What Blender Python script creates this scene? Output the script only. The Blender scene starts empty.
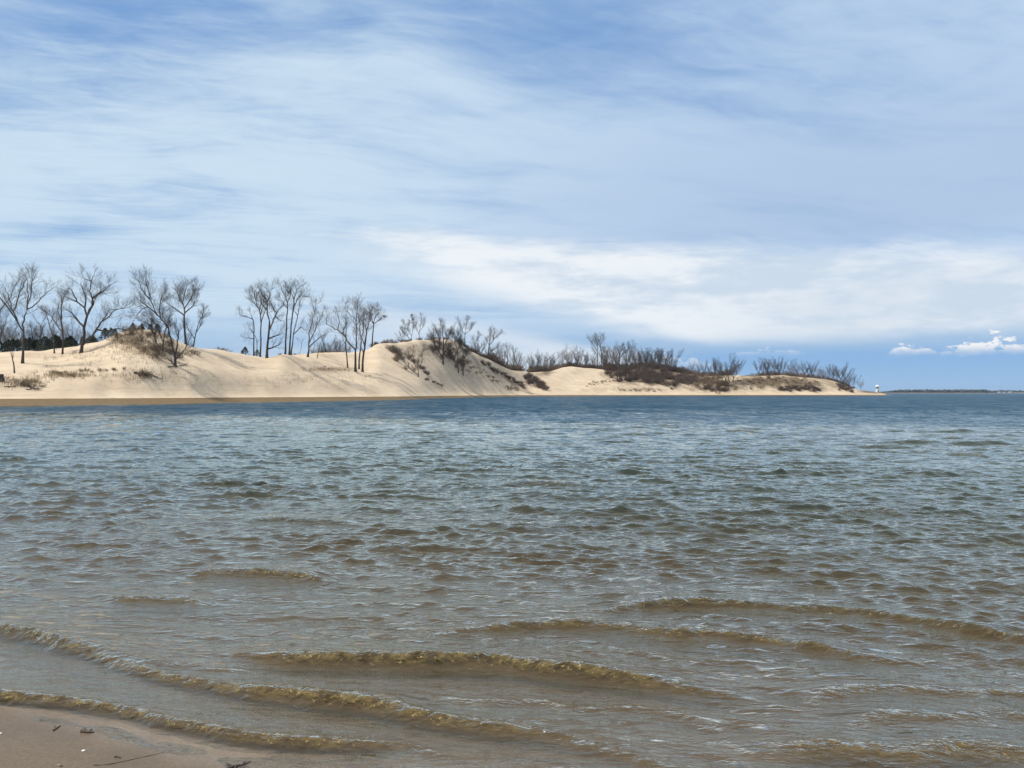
import bpy, math, random
import numpy as np
R = math.radians
scene = bpy.context.scene
COL = scene.collection
FPX = 745.0          # focal length in pixels of a 1024 px wide picture
HOR = 393.0          # horizon row
EYE = 1.6

# ------------------------------------------------------------------ camera
cam_d = bpy.data.cameras.new('camera')
cam_d.sensor_width = 36.0
cam_d.lens = 36.0 * FPX / 1024.0
cam_d.clip_start = 0.05
cam_d.clip_end = 40000
cam = bpy.data.objects.new('camera', cam_d)
COL.objects.link(cam)
cam.location = (0, 0, EYE)
cam.rotation_euler = (R(90) + math.atan((HOR - 384) / FPX), 0, 0)
scene.camera = cam

# ------------------------------------------------------------------ node helper
class S:
    """a socket with arithmetic"""
    def __init__(s, nt, sock): s.nt, s.s = nt, sock
    def _m(s, op, *a, clamp=False):
        n = s.nt.nodes.new('ShaderNodeMath'); n.operation = op; n.use_clamp = clamp
        for i, v in enumerate((s,) + a):
            if isinstance(v, S): s.nt.links.new(v.s, n.inputs[i])
            else: n.inputs[i].default_value = v
        return S(s.nt, n.outputs[0])
    def __add__(s, o): return s._m('ADD', o)
    __radd__ = __add__
    def __sub__(s, o): return s._m('SUBTRACT', o)
    def __rsub__(s, o): return (s * -1.0) + o
    def __mul__(s, o): return s._m('MULTIPLY', o)
    __rmul__ = __mul__
    def __truediv__(s, o): return s._m('DIVIDE', o)
    def pw(s, o): return s._m('POWER', o)
    def mx(s, o): return s._m('MAXIMUM', o)
    def mn(s, o): return s._m('MINIMUM', o)
    def ab(s): return s._m('ABSOLUTE')
    def exp(s): return s._m('EXPONENT')
    def clamp(s): return s._m('ADD', 0.0, clamp=True)
    def ss(s, a, b):
        """smoothstep a..b, a may exceed b"""
        n = s.nt.nodes.new('ShaderNodeMapRange'); n.interpolation_type = 'SMOOTHSTEP'
        s.nt.links.new(s.s, n.inputs[0])
        lo, hi, o0, o1 = (a, b, 0.0, 1.0) if (isinstance(a, S) or isinstance(b, S) or a < b) else (b, a, 1.0, 0.0)
        for i, v in ((1, lo), (2, hi), (3, o0), (4, o1)):
            if isinstance(v, S): s.nt.links.new(v.s, n.inputs[i])
            else: n.inputs[i].default_value = v
        return S(s.nt, n.outputs[0])

class G:
    def __init__(g, nt): g.nt = nt
    def node(g, t, **kw):
        n = g.nt.nodes.new(t)
        for k, v in kw.items(): setattr(n, k, v)
        return n
    def link(g, a, b): g.nt.links.new(a.s if isinstance(a, S) else a, b)
    def xyz(g, x, y, z):
        n = g.node('ShaderNodeCombineXYZ')
        for i, v in enumerate((x, y, z)):
            if isinstance(v, S): g.link(v, n.inputs[i])
            else: n.inputs[i].default_value = v
        return n.outputs[0]
    def sep(g, v):
        n = g.node('ShaderNodeSeparateXYZ'); g.link(v, n.inputs[0])
        return [S(g.nt, o) for o in n.outputs]
    def noise(g, vec, scale, detail=4, rough=0.5, dist=0.0, lac=2.0):
        n = g.node('ShaderNodeTexNoise')
        g.link(vec, n.inputs['Vector'])
        n.inputs['Scale'].default_value = scale; n.inputs['Detail'].default_value = detail
        n.inputs['Roughness'].default_value = rough; n.inputs['Distortion'].default_value = dist
        n.inputs['Lacunarity'].default_value = lac
        return S(g.nt, n.outputs[0])
    def mix(g, f, a, b):
        n = g.node('ShaderNodeMix', data_type='RGBA')
        for i, v in ((0, f), (6, a), (7, b)):
            if isinstance(v, (S,)): g.link(v, n.inputs[i])
            elif isinstance(v, (tuple, list)): n.inputs[i].default_value = (*v, 1.0)
            elif isinstance(v, (int, float)): n.inputs[i].default_value = v
            else: g.link(v, n.inputs[i])
        return n.outputs[2]
    def attr(g, name):
        n = g.node('ShaderNodeAttribute', attribute_name=name)
        return S(g.nt, n.outputs['Fac'])

# ------------------------------------------------------------------ sun and sky
SUN_AZ = R(-98)      # measured from straight ahead (+Y) towards the right (+X)
SUN_EL = R(58)
EXPOSURE = 0.0
sd = bpy.data.lights.new('sun', 'SUN'); sd.energy = 4.2; sd.angle = R(0.53); sd.color = (1.0, 0.95, 0.87)
so = bpy.data.objects.new('sun', sd); COL.objects.link(so)
so.location = (-60, 30, 80)
so.rotation_euler = (R(90) - SUN_EL, 0, -SUN_AZ + math.pi)   # lamp looks along -Z; tilt then turn
from mathutils import Vector
sdir = Vector((math.sin(SUN_AZ) * math.cos(SUN_EL), math.cos(SUN_AZ) * math.cos(SUN_EL), math.sin(SUN_EL)))
so.rotation_euler = (-sdir).to_track_quat('-Z', 'Y').to_euler()

world = bpy.data.worlds.new('World'); scene.world = world; world.use_nodes = True
nt = world.node_tree; nt.nodes.clear(); g = G(nt)
out = g.node('ShaderNodeOutputWorld'); bg = g.node('ShaderNodeBackground')
bg.inputs['Strength'].default_value = 0.10
nt.links.new(bg.outputs[0], out.inputs[0])
sky = g.node('ShaderNodeTexSky'); sky.sky_type = 'NISHITA'; sky.sun_disc = False
sky.sun_elevation = SUN_EL; sky.sun_rotation = SUN_AZ
sky.air_density = 1.0; sky.dust_density = 0.3; sky.ozone_density = 2.5
tc = g.node('ShaderNodeTexCoord')
dx, dy, dz = g.sep(tc.outputs['Generated'])
hyp = (dx * dx + dy * dy).pw(0.5)
el = dz / hyp.mx(0.05)                                   # tangent of elevation
az = S(nt, dx.nt.nodes.new('ShaderNodeMath').outputs[0]); az.s.node.operation = 'ARCTAN2'
g.link(dx, az.s.node.inputs[0]); g.link(dy, az.s.node.inputs[1])
# sky colours are scaled so that Background strength 0.1 shows them
def sk(r, gg, b):
    f = lambda c: ((c / 255) / 12.92 if c / 255 < 0.04045 else ((c / 255 + 0.055) / 1.055) ** 2.4) * 10
    return (f(r), f(gg), f(b))
# flat cloud layer seen in perspective
den = dz.mx(0.0) + 0.10
cx, cy = dx / den, dy / den
P = g.xyz(cx * 0.9 + cy * 0.25, cy * 1.0, 0.0)
warp = g.noise(P, 0.8, 3, 0.5)
P2 = g.xyz(cx * 0.55 + cy * 0.45 + warp * 0.9, cy * 1.7 - cx * 0.35 + warp * 1.4, 3.1)
n_big = g.noise(P2, 1.0, 6, 0.52, 0.25)
P3 = g.xyz(cx * 1.1 + cy * 0.9 + warp * 0.9, cy * 3.2 - cx * 0.8 + warp * 1.6, 7.7)
n_str = g.noise(P3, 1.2, 5, 0.5, 0.25)
n_fib = g.noise(g.xyz(cx * 2.0 + cy * 2.2 + warp * 2.0, cy * 9.0 - cx * 3.0 + warp * 5.0, 2.2), 1.6, 8, 0.62, 0.6)
n_soft = g.noise(g.xyz(az * 3.0, el * 9.0, 1.0), 1.3, 3, 0.5)
# base sky: Nishita tinted by the clear-air blues of the day
blue = g.mix(el.ss(0.0, 0.5), sk(142, 182, 227), sk(126, 168, 221))
nis = g.node('ShaderNodeMix', data_type='RGBA'); nis.inputs[0].default_value = 0.20
g.link(blue, nis.inputs[6]); g.link(sky.outputs[0], nis.inputs[7])
basec = nis.outputs[2]
# veil amount: thicker between el .08 and .35, thin at upper left
veil = (n_big - 0.5) * 1.9 + (n_str - 0.5) * 1.1 + (n_fib - 0.5) * (0.42 + az.ss(0.1, -0.5) * 0.48) + (g.noise(g.xyz(az * 5.0 + el * 4.0, el * 15.0, 21.0), 1.3, 6, 0.6, 0.5) - 0.5) * 0.75 + 0.68 \
       + el.ss(0.50, 0.22) * 0.22 + az.ss(-0.2, 0.5) * 0.12 - (az.ss(-0.25, -0.6) * el.ss(0.22, 0.36)) * 0.12
veil = (veil + el.ss(0.50, 0.9) * 0.35).ss(0.0, 1.15) * el.ss(0.03, 0.12)
veilc = g.mix(az.ss(-0.35, 0.45), sk(207, 227, 243), sk(192, 214, 239))
veilc = g.mix(el.ss(0.50, 0.85), veilc, sk(232, 238, 244))  # unseen sky overhead, whitened to brighten reflections in the water
c1 = g.mix(veil * 0.93, basec, veilc)
# violet grey shade of thicker layer, right of centre
shade = az.ss(-0.15, 0.3) * el.ss(0.16, 0.21) * el.ss(0.42, 0.24)
c1 = g.mix(shade * (0.35 + n_soft * 0.55), c1, sk(172, 195, 226))
# the white bank low over the lake
wob = (g.noise(g.xyz(az * 3.5, el * 16.0, 4.0), 1.6, 6, 0.55, 0.2) - 0.5)
wob2 = (g.noise(g.xyz(az * 9.0, el * 30.0, 9.0), 1.4, 5, 0.6) - 0.5)
top = 0.212 - az * 0.075 + wob * 0.050 + (n_fib - 0.5) * 0.025
bank = (top - el).ss(-0.012, 0.028) * (az + wob * 0.7).ss(-0.34, 0.0)
low = (el - ((az - 0.02) * -0.26 + 0.112)) + wob * 0.02                 # blue rift falling to the right
low2 = el - 0.064 + wob * 0.022 + wob2 * 0.008
under = low.ss(-0.012, 0.03).mx(0.0) * low2.ss(-0.006, 0.02)
bankc = g.mix((n_soft * 0.8 + wob * 1.5 + wob2 * 1.0).ss(0.15, 0.62), sk(206, 221, 236), sk(240, 245, 250))
bankc = g.mix(((top - el).ss(0.0, 0.05)) * az.ss(0.15, 0.5) * (0.25 + wob * 2.0).clamp(), bankc, sk(194, 211, 228))
c2 = g.mix(bank * under * 0.94, c1, bankc)
# second white bank under the rift, left of the blue band
b2 = (el - ((az * -0.20) + 0.082) + wob * 0.02).ss(0.012, -0.014) * (az + wob2 * 0.12).ss(0.235, 0.14) * (az + wob * 0.8).ss(-0.42, 0.06)
c3 = g.mix(b2 * 0.80, c2, sk(226, 235, 244))
# clear blue band above the lake on the right
c4 = g.mix(el.ss(0.062, 0.045) * (az + wob2 * 0.10).ss(0.16, 0.26) * 0.9, c3, g.mix(el.ss(0.0, 0.05), sk(158, 194, 230), sk(140, 182, 227)))
wob3 = g.noise(g.xyz(az * 34.0, el * 70.0, 6.0), 1.5, 6, 0.6) - 0.5
# small cumulus heads
def puff(a0, e0, wa, he, s):
    q = ((az - a0) / wa).ab() ** 1 if False else ((az - a0) / wa)
    body = 1.0 - q * q
    up = (e0 + body.mx(0.0) * he * (0.50 + wob2 * 1.6 + wob3 * 2.6 + wob * 0.6) - el)
    return (up.ss(0.0, he * 0.22) * (el - e0 + wob3 * 0.012).ss(-0.005, 0.007) * body.ss(0.0, 0.35)) * s
cum = puff(0.566, 0.046, 0.050, 0.034, 1.0).mx(puff(0.492, 0.047, 0.030, 0.018, 0.9)).mx(puff(0.335, 0.050, 0.05, 0.010, 0.45)) \
      .mx(puff(0.20, 0.036, 0.07, 0.03, 0.8)).mx(puff(0.62, 0.05, 0.04, 0.02, 0.9))
cumc = g.mix((el - 0.044).ss(0.0, 0.014), sk(200, 214, 232), sk(246, 247, 249))
c5 = g.mix(cum, c4, cumc)
g.link(c5, bg.inputs['Color'])

scene.view_settings.view_transform = 'Standard'
scene.view_settings.look = 'None'
scene.view_settings.exposure = EXPOSURE
scene.view_settings.gamma = 1.0
scene.view_settings.use_curve_mapping = False
scene.render.engine = 'CYCLES'
scene.cycles.sample_clamp_direct = 8.0
scene.cycles.max_bounces = 6
scene.cycles.transparent_max_bounces = 12
scene.cycles.caustics_reflective = False
scene.cycles.caustics_refractive = False

# ------------------------------------------------------------------ numpy noise
NT = np.random.RandomState(5).rand(512 * 512).astype(np.float32)
def vnoise(x, y, seed=0):
    x, y = np.broadcast_arrays(np.asarray(x, np.float32), np.asarray(y, np.float32))
    xf = np.floor(x); yf = np.floor(y); fx = x - xf; fy = y - yf
    xi = xf.astype(np.int32) + seed * 37; yi = yf.astype(np.int32) + seed * 101
    fx = fx * fx * (3 - 2 * fx); fy = fy * fy * (3 - 2 * fy)
    x0, x1, y0, y1 = xi & 511, (xi + 1) & 511, (yi & 511) << 9, ((yi + 1) & 511) << 9
    a, b, c, d = NT[x0 + y0], NT[x1 + y0], NT[x0 + y1], NT[x1 + y1]
    return (a + (b - a) * fx) * (1 - fy) + (c + (d - c) * fx) * fy - 0.5
def fbm(x, y, octv=4, seed=0, gain=0.5):
    s = 0; a = 1.0
    for o in range(octv):
        s = s + a * vnoise(x * 2 ** o + 17.3 * o, y * 2 ** o - 9.1 * o, seed + o); a *= gain
    return s
def sstep(x, a, b):
    t = np.clip((x - a) / (b - a), 0, 1); return t * t * (3 - 2 * t)

# ------------------------------------------------------------------ terrain heights
# columns: px, shore Y, berm z, (Y, row) of mid slope, crest, back crest
TT = [
 (-420, 62, .9, 75,372, 90,335, 140,332), (-300, 72, .95, 85,374, 105,342, 150,338), (-60, 88, .95, 104,376, 127,354, 165,352),
 (0, 92, .95, 108,378, 132,353, 170,352), (40, 96, .95, 112,378, 136,351, 172,351), (60, 98, .95, 112,378, 138,350, 175,349),
 (78, 100, .95, 114,377, 140,346, 175,347), (92, 101, .95, 115,376, 142,341.5, 175,344), (108, 104, .95, 117,374, 141,335, 175,341),
 (124, 105, .95, 118,373, 140,329, 175,338), (150, 109, .95, 122,371, 142,327, 178,340), (166, 112, .95, 125,371, 145,332, 180,345),
 (178, 114, .95, 128,371, 148,340, 182,348), (192, 116, .95, 130,372, 150,344.5, 185,349), (225, 125, .95, 140,374, 160,349, 195,351),
 (250, 131, .95, 147,375.5, 166,354.5, 198,354), (266, 134, .95, 150,376, 168,358.0, 200,355), (285, 139, .95, 155,376, 172,352.5, 205,353),
 (300, 143, .95, 160,378, 178,355.5, 212,353), (312, 146, .95, 163,379, 182,359, 218,352.5), (330, 150, .95, 170,381, 190,366, 228,351),
 (350, 158, .95, 177,383, 198,371, 238,351), (366, 163, .95, 183,384, 206,371, 246,349), (378, 168, .95, 190,384, 212,368, 256,341),
 (400, 178, .95, 200,386, 230,370, 264,340.5), (420, 200, .95, 222,387, 246,371, 282,337.5), (440, 232, .95, 254,388, 272,368, 305,336.5),
 (455, 255, .95, 275,389, 292,368, 318,339), (470, 272, .92, 292,390, 308,374, 330,348), (490, 300, .90, 316,391.2, 334,378, 356,358),
 (510, 335, .88, 348,392.2, 362,384, 388,368), (528, 352, .86, 365,392.6, 385,388, 412,371), (550, 365, .85, 380,391.5, 400,385, 440,370.2),
 (568, 380, .85, 394,391, 422,383, 455,365), (586, 392, .85, 404,390, 426,384, 462,367), (600, 400, .85, 412,389, 430,382, 470,368),
 (620, 404, .85, 416,388.5, 435,381, 475,369), (650, 412, .85, 424,389, 442,381.5, 480,367), (690, 422, .85, 432,389.5, 448,384, 490,373),
 (712, 428, .85, 436,391, 449,388, 490,376), (728, 431, .8, 438,390.5, 448,379, 490,375), (745, 433, .8, 440,388.5, 452,375.5, 490,375),
 (780, 436, .8, 443,388, 455,374.7, 490,375), (806, 440, .8, 446,388, 458,376.5, 490,376.5), (826, 443, .7, 448,390, 461,380, 490,378.5),
 (842, 446, .7, 450,392, 464,385, 490,383), (854, 447, .6, 451,392.3, 465,390, 490,388), (868, 449, .5, 453,392.4, 466,391.2, 488,391.2),
 (884, 451, .4, 454,393.5, 462,392.7, 482,392.7), (891, 455, -.5, 458,395.6, 464,395.3, 470,396), (905, 455, -3, 458,399, 464,399, 470,399), (1500, 455, -3, 458,399, 464,399, 470,399)]
PXG = np.arange(-420, 1501, 2.0)
YG = np.exp(np.linspace(np.log(50), np.log(1100), 900))
_t = np.array(TT, float)
cols = {k: np.interp(PXG, _t[:, 0], _t[:, i]) for i, k in enumerate(('px', 'ys', 'zb', 'y2', 'p2', 'y3', 'p3', 'y4', 'p4')) }
def rowz(Y, py): return EYE + (HOR - py) * Y / FPX
HG = np.zeros((len(PXG), len(YG)))
for i in range(len(PXG)):
    ys, zb = cols['ys'][i], cols['zb'][i]
    y2, y3, y4 = cols['y2'][i], cols['y3'][i], cols['y4'][i]
    z2, z3, z4 = rowz(y2, cols['p2'][i]), rowz(y3, cols['p3'][i]), rowz(y4, cols['p4'][i])
    bw = 7 + ys * 0.02
    zm = z3 - 0.8 if cols['p3'][i] <= cols['p4'][i] + 3 else 0.5 * (z3 + z4) - 1.2
    if PXG[i] > 888: zb = -3 if PXG[i] > 893 else zb
    HG[i] = np.interp(YG, [50, ys - 25, ys - 6, ys, ys + bw, y2, 0.35 * y2 + 0.65 * y3, y3, 0.5 * (y3 + y4), y4, y4 + 60, y4 + 200, y4 + 330],
                      [-3.2, -3, -.55, 0 if zb > -1 else -3, zb, z2, z2 + (z3 - z2) * 0.60, z3, zm, z4, z4 - 3, 0.5 * max(z4, 1), -3.2])
    if PXG[i] > 893: HG[i] = -3.2
def smooth(a, sig, axis):
    r = int(3 * sig + 1); k = np.exp(-0.5 * (np.arange(-r, r + 1) / sig) ** 2); k /= k.sum()
    pad = [(0, 0), (0, 0)]; pad[axis] = (r, r)
    p = np.pad(a, pad, mode='edge')
    return np.apply_along_axis(lambda v: np.convolve(v, k, mode='valid'), axis, p)
HG = smooth(HG, 4.2, 1)
HG = smooth(HG, 1.6, 0)
LY0, LDY = np.log(50), (np.log(1100) - np.log(50)) / 899
def land(x, Y):
    Yc = np.maximum(Y, 50.0)
    px = np.clip(512 + FPX * x / Yc, -420, 1499)
    a = (px + 420) / 2.0; b = np.clip((np.log(Yc) - LY0) / LDY, 0, 898.99)
    i = np.clip(a.astype(int), 0, len(PXG) - 2); j = b.astype(int)
    fa = a - i; fb = b - j
    h = (HG[i, j] * (1 - fa) + HG[i + 1, j] * fa) * (1 - fb) + (HG[i, j + 1] * (1 - fa) + HG[i + 1, j + 1] * fa) * fb
    w = np.clip((h - 0.9) / 2.5, 0, 1)
    h = h + w * (fbm(x / 16, Y / 16, 3, 5) * 0.8 + fbm(x / 4, Y / 5, 3, 9) * 0.28)
    h = h + np.clip((h + .5) / 2, 0, 1) * fbm(x / 7, Y / 3, 2, 3) * 0.10
    return h
SA, SN = np.array([-2.57, 3.76]), np.array([0.361, 0.933])
def shore_s(x, Y):
    x = np.asarray(x)
    return 0.095 * sstep(x, -2.1, -1.1) + (x - SA[0]) * SN[0] + (Y - SA[1]) * SN[1] + 0.02 * np.sin(x * 2.1 + 0.6) + 0.012 * np.sin(x * 5.3)
def dropoff(x, Y):
    return np.interp(x / np.maximum(Y, 1), [-0.9, -0.6, -0.2, 0.0, 0.7, 1.2], [64, 57, 45, 37, 31, 29]) + 3.5 * fbm(x / 14, Y / 14, 2, 31)
def nearbed(x, Y):
    s = shore_s(x, Y)
    h = np.where(s < 0, -0.045 * s, -np.interp(s, [0, 1, 3, 10, 30, 200], [0, .055, .13, .38, .62, 0.9]))
    d = dropoff(x, Y)
    h = h - 3.0 * sstep(Y, d - 4, d + 9)
    h = h + np.where(s < 0, 1, .6) * 0.004 * fbm(x * 2.2, Y * 2.2, 3, 2)
    return np.minimum(h, 0.6)
def ground_z(x, Y):
    x = np.asarray(x, float); Y = np.asarray(Y, float)
    return np.where(Y < 55, nearbed(x, Y), np.maximum(land(x, Y), nearbed(x, Y)))

def grid_mesh(name, X, Y, Z, attrs, mat, smooth_shade=True):
    n, m = X.shape
    me = bpy.data.meshes.new(name)
    co = np.stack([X, Y, Z], -1).reshape(-1, 3).astype(np.float32)
    idx = np.arange(n * m, dtype=np.int32).reshape(n, m)
    q = np.stack([idx[:-1, :-1], idx[:-1, 1:], idx[1:, 1:], idx[1:, :-1]], -1).reshape(-1, 4)
    me.vertices.add(n * m); me.vertices.foreach_set('co', co.ravel())
    me.loops.add(q.size); me.loops.foreach_set('vertex_index', q.ravel())
    me.polygons.add(len(q))
    me.polygons.foreach_set('loop_start', np.arange(0, q.size, 4, dtype=np.int32))
    me.polygons.foreach_set('loop_total', np.full(len(q), 4, np.int32))
    me.update(calc_edges=True)
    if smooth_shade: me.polygons.foreach_set('use_smooth', np.ones(len(q), bool))
    for k, v in attrs.items():
        a = me.attributes.new(k, 'FLOAT', 'POINT'); a.data.foreach_set('value', v.astype(np.float32).ravel())
    me.materials.append(mat)
    o = bpy.data.objects.new(name, me); COL.objects.link(o)
    return o

# ------------------------------------------------------------------ materials
def new_mat(name):
    m = bpy.data.materials.new(name); m.use_nodes = True; m.node_tree.nodes.clear()
    gg = G(m.node_tree); o = gg.node('ShaderNodeOutputMaterial')
    return m, gg, o
def simple_mat(name, c1, c2, scale, rough=0.9, bump=0.3):
    m, gg, o = new_mat(name)
    p = gg.node('ShaderNodeBsdfPrincipled'); t = gg.node('ShaderNodeTexCoord')
    nz = gg.noise(t.outputs['Object'], scale, 5, 0.6)
    gg.link(gg.mix(nz.ss(0.3, 0.7), c1, c2), p.inputs['Base Color'])
    p.inputs['Roughness'].default_value = rough
    b = gg.node('ShaderNodeBump'); b.inputs['Strength'].default_value = bump; b.inputs['Distance'].default_value = 0.02
    gg.link(nz, b.inputs['Height']); gg.link(b.outputs[0], p.inputs['Normal'])
    gg.link(p.outputs[0], o.inputs[0]); return m

def sand_material():
    m, gg, o = new_mat('sand')
    p = gg.node('ShaderNodeBsdfPrincipled'); geo = gg.node('ShaderNodeNewGeometry')
    pos = geo.outputs['Position']
    wet, lit, near = gg.attr('wet'), gg.attr('litter'), gg.attr('near')
    x, y, z = gg.sep(pos)
    n1 = gg.noise(pos, 0.18, 5, 0.6); n2 = gg.noise(pos, 1.6, 6, 0.65); n3 = gg.noise(pos, 60.0, 4, 0.7)
    nstr = gg.noise(gg.xyz(x * 0.12, y * 0.12, z * 2.2), 1.0, 5, 0.6, 0.6)
    dry = gg.mix(n1.ss(0.3, 0.7), (0.51, 0.396, 0.278), (0.60, 0.485, 0.35))
    dry = gg.mix(n2.ss(0.5, 0.72) * 0.30, dry, (0.36, 0.27, 0.17))
    nf = gg.noise(pos, 7.0, 4, 0.7)
    dry = gg.mix(nf.ss(0.52, 0.70) * 0.28, dry, (0.38, 0.285, 0.18))
    ng = gg.noise(gg.xyz(x * 0.5, y * 0.5, z * 1.2), 0.8, 5, 0.65, 0.8)
    dry = gg.mix(ng.ss(0.55, 0.68) * 0.30, dry, (0.34, 0.26, 0.17))
    dry = gg.mix(nstr.ss(0.54, 0.66) * 0.36, dry, (0.37, 0.28, 0.18))
    dry = gg.mix((lit + (n2 - 0.5) * 1.4 * lit.ss(0.0, 0.3)).ss(0.35, 0.75) * 0.9, dry, gg.mix(n1.ss(.35, .65), (0.10, 0.075, 0.045), (0.20, 0.145, 0.09)))
    damp = gg.mix(n2.ss(0.3, 0.7), (0.130, 0.088, 0.045), (0.18, 0.125, 0.065))
    farc = gg.mix((wet + (n2 - 0.5) * 0.35).ss(0.35, 0.65), dry, damp)
    # near beach: grey brown, fine grained
    nd = gg.mix(n3.ss(0.25, 0.75), (0.235, 0.178, 0.128), (0.32, 0.25, 0.185))
    nw = gg.mix(n3.ss(0.25, 0.75), (0.145, 0.112, 0.080), (0.225, 0.18, 0.135))
    nspk = gg.noise(pos, 170.0, 2, 0.5)
    nearc = gg.mix(wet, nd, nw)
    nearc = gg.mix(z.ss(-0.004, 0.004) * wet, nearc, gg.mix(n3.ss(0.25, 0.75), (0.106, 0.074, 0.043), (0.160, 0.117, 0.072)))
    nearc = gg.mix(gg.noise(pos, 2.6, 5, 0.6, 0.4).ss(0.42, 0.66) * 0.35, nearc, (0.10, 0.072, 0.05))
    nearc = gg.mix(nspk.ss(0.68, 0.74) * 0.6, nearc, (0.05, 0.04, 0.035))
    nearc = gg.mix(nspk.ss(0.30, 0.25) * 0.5, nearc, (0.55, 0.5, 0.45))
    gg.link(gg.mix(near, farc, nearc), p.inputs['Base Color'])
    gg.link(1.0 - wet * near * 0.58 - wet * 0.05, p.inputs['Roughness'])
    p.inputs['Specular IOR Level'].default_value = 0.22
    b = gg.node('ShaderNodeBump'); b.inputs['Strength'].default_value = 0.32; b.inputs['Distance'].default_value = 0.5
    rip = gg.noise(gg.xyz(x * 0.5, y * 1.0, z), 1.1, 6, 0.62)
    wv = gg.node('ShaderNodeTexWave'); wv.bands_direction = 'Y'; wv.inputs['Scale'].default_value = 2.6
    wv.inputs['Distortion'].default_value = 5.0; wv.inputs['Detail'].default_value = 3; wv.inputs['Detail Scale'].default_value = 1.5
    gg.link(pos, wv.inputs['Vector'])
    hh = rip * (1.0 - near) + (n3 * 0.003 + S(gg.nt, wv.outputs['Fac']) * (0.010 * (1.0 - wet.ss(0.2, 0.9)) * 0 + 0.004)) * near
    gg.link(hh, b.inputs['Height']); gg.link(b.outputs[0], p.inputs['Normal'])
    gg.link(p.outputs[0], o.inputs[0]); return m
M_SAND = sand_material()

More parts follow.
